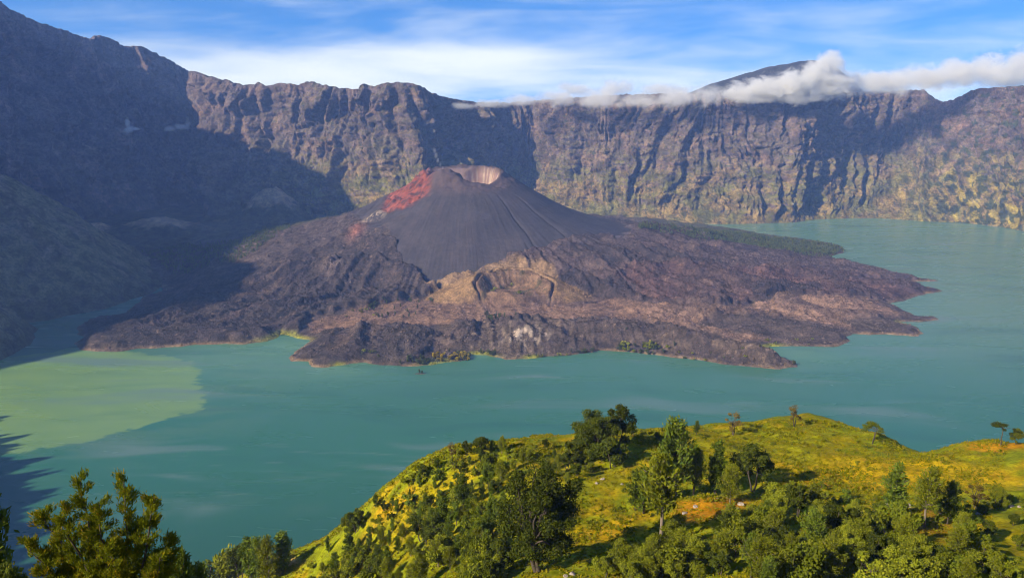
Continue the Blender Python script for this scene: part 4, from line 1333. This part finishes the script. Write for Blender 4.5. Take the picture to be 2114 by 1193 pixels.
# ------------------------------------------------------------------ the near tree at the lower left
def near_tree():
    d = 48.0
    ground = float(HH(np.array([-24.6]), np.array([d]))[0])
    root = np.array([-24.6, d, ground])
    rng = np.random.default_rng(88)
    paths, LP, LA, LN, TIP = [], [], [], [], []
    tops = [(165, 992, 0), (256, 992, .6), (312, 1030, -.6), (92, 1058, .8), (205, 1040, -1.2), (128, 1040, -1.0), (350, 1112, .5), (60, 1115, -.8), (280, 1085, 1.4), (190, 1090, 1.6), (120, 1120, 1.2), (230, 1120, -1.8), (330, 1150, -1.2), (85, 1160, -.6)]
    for k, (px, py, dd) in enumerate(tops):
        tip = at_d(px, py, d + dd) - root
        st = np.array([tip[0] * .12, tip[1] * .12, tip[2] * .30])
        pts = np.vstack([[[0, 0, -.8]], curve(st * .4, st, 0, 3), curve(st, tip, 0, 8, rng, .10)[1:]])
        pts[4:-1, :2] += (tip[:2] - st[:2]) * .12
        paths.append((pts, np.linspace(.17, .018, len(pts))))
        L = len(pts)
        for b in range(34):
            g = .34 + .66 * ((b + rng.random()) / 34)
            i = g * (L - 1)
            j = min(int(i), L - 2)
            base = pts[j] + (pts[j + 1] - pts[j]) * (i - j)
            th = rng.uniform(0, 6.28)
            e = rng.uniform(.1, 1.0)
            ln = (.42 + 1.75 * (1 - g)) * rng.uniform(.6, 1.2)
            dirv = np.array([math.cos(th) * math.cos(e), math.sin(th) * math.cos(e), math.sin(e)])
            end = base + dirv * ln
            paths.append((curve(base, end, -.05, 4, rng, .02), np.linspace(.022, .007, 4)))
            for q in range(4):
                c = base + (end - base) * (.34 + .23 * q)
                m = 34
                ax = np.tile(dirv * .6 + np.array([0, 0, .55]), (m, 1)) + rng.normal(0, .42, (m, 3))
                LP.append(c + ax * .14 + rng.normal(0, .12, (m, 3)))
                LA.append(ax)
                LN.append(rng.normal(0, 1, (m, 3)))
                TIP.append(np.full(m, (.2 + .17 * q) * rng.uniform(.5, 1.2) + .15 * g))
    P, A, N, T_ = np.vstack(LP), np.vstack(LA), np.vstack(LN), np.concatenate(TIP)
    n = len(P)
    V, F = leaves(P, A, N, 0.27 * rng.uniform(.6, 1.3, n), .06 * rng.uniform(.7, 1.4, n), rng)
    rnd = np.clip(T_ * .75 + .45 * rng.random(n), 0, 1)
    e = bpy.data.objects.new('pine_tree', None)
    COL.objects.link(e)
    e.location = root
    mark(e, 'nearest tree with golden needle tufts and many upright tops at the lower left', 'tree')
    tv, tf = tubes(paths)
    mk_mesh('trunk', tv, tf, M_BARK, parent=e)
    mk_mesh('crown', V, F, M_GOLD, smooth=False, attrs={'rnd': (rnd, 'FACE')}, parent=e)


near_tree()


def near_plant(key, px, d, top_py, label, width=1.0, name='pine_tree'):
    a = ray(px, top_py)[0] * d
    g = float(HH(np.array([a]), np.array([d]))[0])
    top = at_d(px, top_py, d)[2]
    plant(key, name, (a, d, g), top - g, label, 'tree', None, width, 1.0)


near_plant('pine2', 372, 92, 1140, 'dark pine top just right of the nearest tree at the bottom edge', .55)
near_plant('thin2', -48, 95, 940, 'dark pine cut off by the left edge of the picture', .6)
near_plant('dark1', 20, 75, 1165, 'dark treetop in the bottom left corner', .5, 'leafy_tree')
near_plant('pine1', 405, 110, 1165, 'low dark treetop between the nearest tree and the lower left cluster', .5)

# ------------------------------------------------------------------ grass and fern cover of the hill
def ground_cover():
    rng = np.random.default_rng(5)
    n = 23000
    d = 145 + (345 - 145) * rng.random(n * 2) ** .85
    u = rng.uniform(-.30, .62, n * 2)
    x, y = u * d, d
    n1, n2 = fbm(x / 24, y / 24, 3, 531), fbm(x / 7, y / 7, 2, 533)
    k = (n1 * .6 + n2 + rng.normal(0, .35, n * 2)) > -.1
    x, y, n1, n2 = x[k][:n], y[k][:n], n1[k][:n], n2[k][:n]
    z = HH(x, y)
    m = 7
    s_ = rng.uniform(.5, 1.15, len(x)) * (.8 + .5 * sst(-.2, .5, n1))
    C = np.repeat(np.stack([x, y, z], 1), m, 0)
    S = np.repeat(s_, m)
    N = len(C)
    v = rng.normal(0, 1, (N, 3))
    v[:, 2] = np.abs(v[:, 2]) * .8
    v /= np.linalg.norm(v, axis=1, keepdims=True)
    P = C + v * S[:, None] * np.array([.62, .62, .42]) + np.array([0, 0, .12])
    V, F = leaves(P, v + rng.normal(0, .5, (N, 3)), v + rng.normal(0, .5, (N, 3)) + np.array([0, 0, .5]), S * rng.uniform(.6, 1.1, N), S * .5 * rng.uniform(.6, 1.1, N), rng)
    rnd = np.clip(np.repeat(.42 - .4 * n1 + .12 * n2, m) + rng.normal(0, .22, N), 0, 1)
    o = mk_mesh('ground_cover', V, F, M_COVER, smooth=False, attrs={'rnd': (rnd, 'FACE')})
    mark(o, 'tussock grass and ferns covering the foreground hill', 'ground cover', 'stuff')


ground_cover()


# ------------------------------------------------------------------ rocks
def rock_mesh(name, seed, mat, sub=2):
    import bmesh
    bm = bmesh.new()
    bmesh.ops.create_icosphere(bm, subdivisions=sub, radius=1.0)
    rng = np.random.default_rng(seed)
    cuts = rng.normal(0, 1, (9, 3))
    cuts /= np.linalg.norm(cuts, axis=1, keepdims=True)
    for v in bm.verts:
        p = np.array(v.co)
        for c in cuts:
            dd = p @ c - .72
            if dd > 0:
                p = p - c * dd * .9
        v.co = p * np.array([1.2, .9, .8]) * (1 + rng.normal(0, .04))
    me = bpy.data.meshes.new(name)
    bm.to_mesh(me)
    bm.free()
    me.materials.append(mat)
    return me


def stone_mat(name, a, b):
    m, t, out = new_mat(name)
    tcn = t.n('ShaderNodeTexCoord')
    n = t.noise(tcn.outputs['Object'], 2.2, 5.0, .65)
    bs = t.n('ShaderNodeBsdfPrincipled')
    t.l(t.mix(t.smooth(n, .3, .7), rgb(*a), rgb(*b)), bs.inputs['Base Color'])
    bs.inputs['Roughness'].default_value = .9
    bp = t.n('ShaderNodeBump')
    bp.inputs['Distance'].default_value = .1
    t.l(n, bp.inputs['Height'])
    t.l(bp.outputs[0], bs.inputs['Normal'])
    t.l(bs.outputs[0], out.inputs['Surface'])
    return m


M_STONE = stone_mat('pale_stone', (0.16, 0.12, 0.09), (0.40, 0.34, 0.28))
ROCKS = [rock_mesh('boulder', 900 + i, M_STONE) for i in range(4)]
for i, (px, py, sz, label) in enumerate((
    (1529, 1042, 1.15, 'pale round boulder at the right end of the orange earth'),
    (1524, 1052, .8, 'smaller pale boulder just below the round one by the orange earth'),
    (1436, 1047, .9, 'pale boulder in the middle of the orange earth'), (1414, 1060, .9, 'flat pale rock at the left end of the orange earth'),
    (1244, 990, .9, 'larger pale rock on the yellow rocky patch below the crest'), (1232, 998, .7, 'small pale rock at the left of the yellow rocky patch'),
    (1284, 1000, .6, 'small pale rock at the right of the yellow rocky patch'),
    (1830, 1042, 1.0, 'pale slanting rock left of the twin-topped pine'), (1877, 1046, 1.1, 'white rock between the twin-topped pine and the open bare-trunked pine'),
    (2020, 1062, .9, 'pale rock under the brownish spreading tree'), (2034, 1058, .6, 'small rock right of the one under the brownish spreading tree'),
    (2088, 1046, .9, 'flat pale rock on the golden slope near the right edge'), (2104, 1047, .7, 'upright pale rock at the right edge of the golden slope'),
    (1182, 1186, .9, 'pale boulder at the bottom edge beside the huge dark tree'), (1168, 1190, .7, 'lower boulder at the bottom edge under the huge dark tree'),
    (1480, 1028, .6, 'small rock on the upper rim of the orange earth'), (1640, 1042, .9, 'dark-sided rock above the bottom right wood'))):
    p = hit(HH, px, py, 60, 420)
    o = bpy.data.objects.new('boulder', ROCKS[i % 4])
    COL.objects.link(o)
    o.location = (p[0], p[1], p[2] + .15 * sz)
    o.scale = (sz, sz, sz * .9)
    o.rotation_euler = (prng.uniform(-.3, .3), prng.uniform(-.3, .3), prng.uniform(0, 6))
    mark(o, label, 'boulder', group='pale boulders on the hill')


def lava_rubble():
    rng = np.random.default_rng(9)
    n = 130000
    x = rng.uniform(-1350, 1560, n)
    y = 1960 + (3300 - 1960) * rng.random(n) ** 1.25
    ix = np.clip(np.searchsorted(gx, x), 0, len(gx) - 1)
    iy = np.clip(np.searchsorted(gy, y), 0, len(gy) - 1)
    ok = (SD[iy, ix] > 6) & (CONEM[iy, ix] < .3) & (fbm(x / 60, y / 60, 3, 541) + rng.normal(0, .25, n) > -.02)
    x, y = x[ok][:46000], y[ok][:46000]
    z = HL(x, y)
    m = len(x)
    octa = np.array([[1, 0, 0], [0, 1, 0], [-1, 0, 0], [0, -1, 0], [0, 0, 1], [0, 0, -.6]])
    s_ = rng.uniform(1.0, 2.3, m) * (1 + 1.6 * (rng.random(m) > .93))
    ang = rng.uniform(0, 6.28, m)
    O = octa[None] * rng.uniform(.6, 1.3, (m, 6, 1)) * s_[:, None, None]
    c, s2 = np.cos(ang)[:, None], np.sin(ang)[:, None]
    V = np.stack([O[..., 0] * c - O[..., 1] * s2 + x[:, None], O[..., 0] * s2 + O[..., 1] * c + y[:, None], O[..., 2] * .8 + z[:, None]], -1).reshape(-1, 3)
    f = np.array([[0, 1, 4], [1, 2, 4], [2, 3, 4], [3, 0, 4]])
    F = (f[None] + (np.arange(m) * 6)[:, None, None]).reshape(-1, 3)
    col = LANDC.reshape(GX.shape + (3,))[np.clip(np.searchsorted(gy, y), 0, len(gy) - 1), np.clip(np.searchsorted(gx, x), 0, len(gx) - 1)]
    col = np.clip(col * rng.uniform(.6, 1.5, (m, 1)), 0, 1)
    o = mk_mesh('lava_rubble', V, F, ground_mat('rubble', ((0.5, .5),), var=.2), smooth=False, attrs={'Col': (np.repeat(col, 6, 0), 'POINT')})
    mark(o, 'loose lava blocks strewn over the flows', 'rubble', 'stuff')


lava_rubble()


# ------------------------------------------------------------------ small trees on the lava shore
proto('shore0', make_pine(801, 12, 2.6, 16, 7, 1.7, .8, .08, clump=.4, limbs=False), M_SHORE, M_BARK, 12)
proto('shore1', make_broad(802, 9, 4.2, .1, 8, 26, 1.7, trunks=1), M_SHORE, M_BARK, 9)
proto('shore2', make_broad(803, 6, 4.0, .05, 7, 24, 1.7, trunks=1), M_YELLOW, M_BARK, 6)
proto('shore3', make_broad(804, 5, 4.0, .05, 7, 22, 1.6, trunks=1), M_OLIVE, M_BARK, 5)


def shore_trees(pts, keys, hgt, label, group, name='small_tree', category='tree'):
    pts = sorted(pts)
    for i, (px, py) in enumerate(pts):
        p = hit(HL, px, py, 1940, 3400, 1600)
        lb = label if len(pts) == 1 else '%s, %sfrom the left' % (label, ORD[i] if i else 'first ')
        plant(prng.choice(keys), name, (p[0], p[1], max(p[2], .5)), prng.uniform(*hgt), lb, category, group, prng.uniform(.8, 1.2), prng.uniform(0, 6.28))


def spray(x0, x1, y0, y1, n, seed):
    rr = random.Random(seed)
    return [(rr.uniform(x0, x1), lerp(y0, y1, rr.random())) for _ in range(n)]


shore_trees(spray(895, 968, 733, 746, 24, 1), ('shore2',), (8, 13), 'yellow bush in the bright thicket at the lava shore', 'yellow shore thicket', 'yellow_bush', 'shrub')
shore_trees(spray(925, 972, 727, 744, 9, 2), ('shore0', 'shore1'), (9, 14), 'green tree among the yellow thicket at the lava shore', 'trees in the yellow thicket')
shore_trees(spray(826, 895, 742, 753, 16, 3), ('shore1', 'shore0'), (10, 16), 'dark tree on the shore left of the yellow thicket', 'shore trees left of the thicket')
shore_trees(spray(745, 785, 725, 740, 7, 4), ('shore1', 'shore3'), (6, 9), 'olive bush on the dark front lava tongue', 'bushes on the front tongue', 'shrub', 'shrub')
shore_trees(spray(992, 1025, 727, 735, 9, 5), ('shore0',), (10, 15), 'dark conifer in the little row by the green inlet', 'conifers by the green inlet')
shore_trees(spray(1180, 1235, 722, 731, 11, 6), ('shore0', 'shore1'), (8, 13), 'green tree on the middle of the front shore', 'middle shore trees')
shore_trees(spray(1270, 1395, 713, 733, 28, 7), ('shore0', 'shore1', 'shore3'), (8, 15), 'small green tree on the front shore below the long ridge', 'trees below the long ridge')
shore_trees(spray(1000, 1065, 648, 662, 16, 8), ('shore0',), (10, 17), 'dark conifer in the grove on the tan lava plain', 'grove on the tan plain')
shore_trees(spray(760, 905, 618, 660, 26, 9), ('shore0', 'shore1'), (8, 15), 'scattered conifer on the lava slope left of the side crater', 'conifers left of the side crater')
shore_trees(spray(690, 790, 638, 655, 10, 10), ('shore3', 'shore1'), (5, 9), 'olive bush along the edge of the left lava flow', 'bushes along the left flow', 'shrub', 'shrub')
shore_trees([(1018, 602), (1022, 598), (1076, 606), (1081, 608), (1072, 607), (1058, 590), (1035, 596)], ('shore1', 'shore3'), (7, 11), 'green bush inside the side crater', 'bushes in the side crater', 'shrub', 'shrub')
shore_trees(spray(1400, 1600, 715, 752, 12, 12), ('shore3', 'shore1'), (4, 7), 'small bush along the shore of the long front point', 'bushes on the front point', 'shrub', 'shrub')
shore_trees([(1640, 751)], ('shore1',), (9, 10), 'single green tree at the tip of the long front point', None)
shore_trees([(577, 692)], ('shore0',), (13, 14), 'single conifer at the mossy inlet between the two lava tongues', None)
shore_trees([(1293, 681)], ('shore1',), (8, 9), 'single round bush on the bare brown slope above the front shore', None, 'shrub', 'shrub')
shore_trees(spray(1560, 1720, 700, 714, 6, 13), ('shore3',), (4, 7), 'small bush beside the right-hand inlet', 'bushes by the right inlet', 'shrub', 'shrub')
shore_trees(spray(1080, 1180, 733, 738, 8, 14), ('shore3', 'shore1'), (4, 8), 'low bush at the foot of the pale shore cliff', 'bushes under the pale cliff', 'shrub', 'shrub')

# islet with two trees
isl = at_z(867, 771)
o = bpy.data.objects.new('rock_islet', rock_mesh('rock_islet', 77, stone_mat('islet_rock', (0.03, 0.03, 0.02), (0.08, 0.075, 0.05)), 3))
COL.objects.link(o)
o.location = (isl[0], isl[1], -.6)
o.scale = (13, 6, 2.4)
mark(o, 'tiny dark rock islet in the lake off the lava shore', 'islet')
for k, (dx_, hh) in enumerate(((-1.5, 11), (4.5, 7))):
    plant(('shore0', 'shore1')[k], 'small_tree', (isl[0] + dx_, isl[1], .8), hh, ('taller tree on the tiny islet', 'lower tree on the tiny islet')[k], 'tree', None, 1.0, .3)


# ------------------------------------------------------------------ far woods read as one mass
def forest(name, label, poly, n, hgt, seed, col, H=HL, d0=2600, d1=4700):
    rng = np.random.default_rng(seed)
    P = np.array([hit(H, a, b, d0, d1, 1500)[:2] for a, b in poly])
    lo, hi = P.min(0), P.max(0)
    x, y = rng.uniform(lo[0], hi[0], n * 4), rng.uniform(lo[1], hi[1], n * 4)
    sdp = poly_sd(P, x + 20 * fbm(x / 60, y / 60, 2, 61), y)
    k = sdp > 0
    x, y = x[k][:n], y[k][:n]
    z = H(x, y)
    ok = z > .3
    x, y, z = x[ok], y[ok], z[ok]
    m = len(x)
    h = rng.uniform(*hgt, m)
    r = h * rng.uniform(.22, .36, m)
    q = 14
    C = np.repeat(np.stack([x, y, z], 1), q, 0)
    t = rng.random(m * q)
    a = rng.uniform(0, 6.28, m * q)
    rr = np.repeat(r, q) * (1.05 - t) ** .7
    off = np.stack([np.cos(a) * rr, np.sin(a) * rr, np.repeat(h, q) * (.08 + .9 * t)], 1)
    nn = np.stack([np.cos(a), np.sin(a), .5 + 0 * a], 1) + rng.normal(0, .4, (m * q, 3))
    sz = np.repeat(h, q) * .3
    V, F = leaves(C + off, rng.normal(0, .5, (m * q, 3)) + np.array([0, 0, 1.]), nn, sz * 1.3, sz, rng)
    rnd = np.clip(np.repeat(rng.random(m) * .6, q) + .4 * rng.random(m * q), 0, 1)
    o = mk_mesh(name, V, F, col, smooth=False, attrs={'rnd': (rnd, 'FACE')})
    mark(o, label, 'forest', 'stuff')


forest('pine_forest', 'green conifer wood on the low spit reaching into the lake at the right',
       [(1318, 466), (1420, 469), (1500, 478), (1600, 491), (1680, 501), (1738, 512), (1742, 521), (1706, 530), (1640, 522), (1560, 508), (1480, 496), (1400, 484), (1320, 474)], 2600, (9, 15), 3, M_SHORE)
forest('valley_wood', 'dark wood on the shaded valley floor behind the left lava flow',
       [(290, 520), (420, 505), (520, 490), (560, 470), (600, 470), (540, 510), (480, 545), (340, 560)], 1500, (8, 14), 4, M_SHORE)


# ------------------------------------------------------------------ low cloud on the rim, steam
def cloud_mat(name, puffs, dens, scale, rag=1.5, depth=1.0, step=.22, col=(1, 1, 1)):
    """vapour that thins out towards the ragged edge of a heap of round bodies"""
    m, t, out = new_mat(name)
    geo = t.n('ShaderNodeNewGeometry')
    pos = geo.outputs['Position']
    d = None
    for c, R in puffs:
        a = t.n('ShaderNodeVectorMath', operation='SUBTRACT')
        t.l(pos, a.inputs[0])
        a.inputs[1].default_value = tuple(c)
        b = t.n('ShaderNodeVectorMath', operation='DIVIDE')
        t.l(a.outputs[0], b.inputs[0])
        b.inputs[1].default_value = tuple(R)
        ln = t.n('ShaderNodeVectorMath', operation='LENGTH')
        t.l(b.outputs[0], ln.inputs[0])
        d = ln.outputs['Value'] if d is None else t.math('MINIMUM', d, ln.outputs['Value'])
    n = t.noise(t.mapping(pos, (1, 1, 1.4)), scale, 5.0, .66, .5)
    d = t.math('ADD', d, t.math('MULTIPLY', t.math('SUBTRACT', n, .5), rag))
    den = t.math('MULTIPLY', t.smooth(d, 1.0, .30), dens)
    v = t.n('ShaderNodeVolumePrincipled')
    v.inputs['Color'].default_value = (*col, 1)
    v.inputs['Anisotropy'].default_value = .2
    t.l(den, v.inputs['Density'])
    t.l(v.outputs[0], out.inputs['Volume'])
    m.cycles.volume_step_rate = step
    return m


def puff_cloud(name, label, puffs, dens, scale, voxel=24.0, category='cloud', depth=1.0, rag=1.5, step=.22):
    """puffs (px, py, distance, half width px, half height px) -> one closed lumpy body"""
    import bmesh
    bm = bmesh.new()
    bodies = []
    for px, py, d, rx, ry in puffs:
        c = at_d(px, py, d)
        R = np.array([rx / FPX * d, min(rx, ry * 2.2) / FPX * d * depth, ry / FPX * d])
        bodies.append((c, R))
        tmp = bmesh.ops.create_icosphere(bm, subdivisions=3, radius=1.45)
        for v in tmp['verts']:
            v.co = c + np.array(v.co) * R
    mat = cloud_mat(name, bodies, dens, scale, rag, step=step)
    me = bpy.data.meshes.new(name)
    bm.to_mesh(me)
    bm.free()
    ob = bpy.data.objects.new(name, me)
    COL.objects.link(ob)
    md = ob.modifiers.new('union', 'REMESH')
    md.mode = 'VOXEL'
    md.voxel_size = voxel
    dg = bpy.context.evaluated_depsgraph_get()
    me2 = bpy.data.meshes.new_from_object(ob.evaluated_get(dg))
    ob.modifiers.clear()
    ob.data = me2
    me2.materials.clear()
    me2.materials.append(mat)
    mark(ob, label, category, 'stuff' if category == 'steam' else None)
    return ob


puff_cloud('rim_cloud', 'thin pale cloud streaming along the middle of the rim', [(955, 219, 4860, 34, 8), (1010, 214, 4900, 46, 10), (1085, 208, 4960, 58, 14), (1160, 203, 5000, 56, 17), (1240, 206, 4930, 60, 18),
           (1320, 210, 4900, 66, 17), (1400, 203, 4880, 62, 22), (1460, 196, 4880, 40, 22), (1275, 184, 5150, 46, 20), (1180, 186, 5200, 40, 16), (1370, 186, 5100, 60, 18)], .013, .010, rag=2.6)
puff_cloud('rim_cloud', 'bright white heaped cloud in front of the dark summit', [(1528, 192, 4870, 44, 22), (1580, 186, 4870, 50, 28), (1640, 178, 4870, 56, 34), (1690, 160, 4880, 46, 38), (1712, 134, 4890, 32, 28), (1722, 175, 4900, 46, 32), (1560, 206, 4850, 60, 11),
           (1650, 204, 4850, 70, 12)], .034, .012, rag=2.3)
puff_cloud('rim_cloud', 'long grey cloud bank lying on the rim at the right', [(1790, 172, 5000, 50, 26), (1850, 168, 5020, 60, 27), (1920, 160, 5020, 66, 28), (1990, 152, 5000, 66, 30), (2060, 146, 5000, 66, 36), (2130, 142, 5000, 70, 40), (2210, 140, 5000, 80, 44),
           (1830, 188, 4990, 60, 8), (2080, 172, 5000, 80, 11)], .017, .009, rag=2.6)
puff_cloud('steam_wisp', 'white steam wisp drifting on the shaded left wall', [(262, 253, 4250, 6, 14), (266, 268, 4250, 12, 8), (282, 267, 4250, 10, 4)], .06, .02, 10, 'steam', step=.4, rag=2.4)
puff_cloud('steam_wisp', 'faint steam wisp right of the brighter one on the left wall', [(350, 266, 4600, 14, 7), (372, 262, 4600, 18, 7), (388, 254, 4600, 6, 14)], .02, .02, 10, 'steam', step=.4, rag=2.4)
puff_cloud('smoke_plume', 'thin blue smoke rising from the volcano crater', [(914, 347, 3190, 3.2, 4), (909, 340, 3190, 3.4, 6), (904, 331, 3190, 4, 7), (900, 321, 3190, 4.5, 8), (897, 311, 3190, 5, 8)], .022, .04, 5, 'steam', step=.4, rag=1.6)
# ------------------------------------------------------------------ haze
def build_haze():
    x0, x1, y0, y1, z0, z1 = -4800, 5200, -900, 7900, -40, 1500
    V = [(x, y, z) for z in (z0, z1) for x, y in ((x0, y0), (x1, y0), (x1, y1), (x0, y1))]
    F = [(0, 3, 2, 1), (4, 5, 6, 7), (0, 1, 5, 4), (1, 2, 6, 5), (2, 3, 7, 6), (3, 0, 4, 7)]
    m, t, out = new_mat('haze_air')
    v = t.n('ShaderNodeVolumePrincipled')
    v.inputs['Color'].default_value = (0.25, 0.43, 1.0, 1)
    v.inputs['Density'].default_value = 0.000052
    v.inputs['Absorption Color'].default_value = (1, 1, 1, 1)
    v.inputs['Anisotropy'].default_value = 0.0
    t.l(v.outputs[0], out.inputs['Volume'])
    o = mk_mesh('haze', np.array(V, float), np.array(F), m, smooth=False)
    mark(o, 'thin blue haze filling the caldera', kind='stuff')


build_haze()
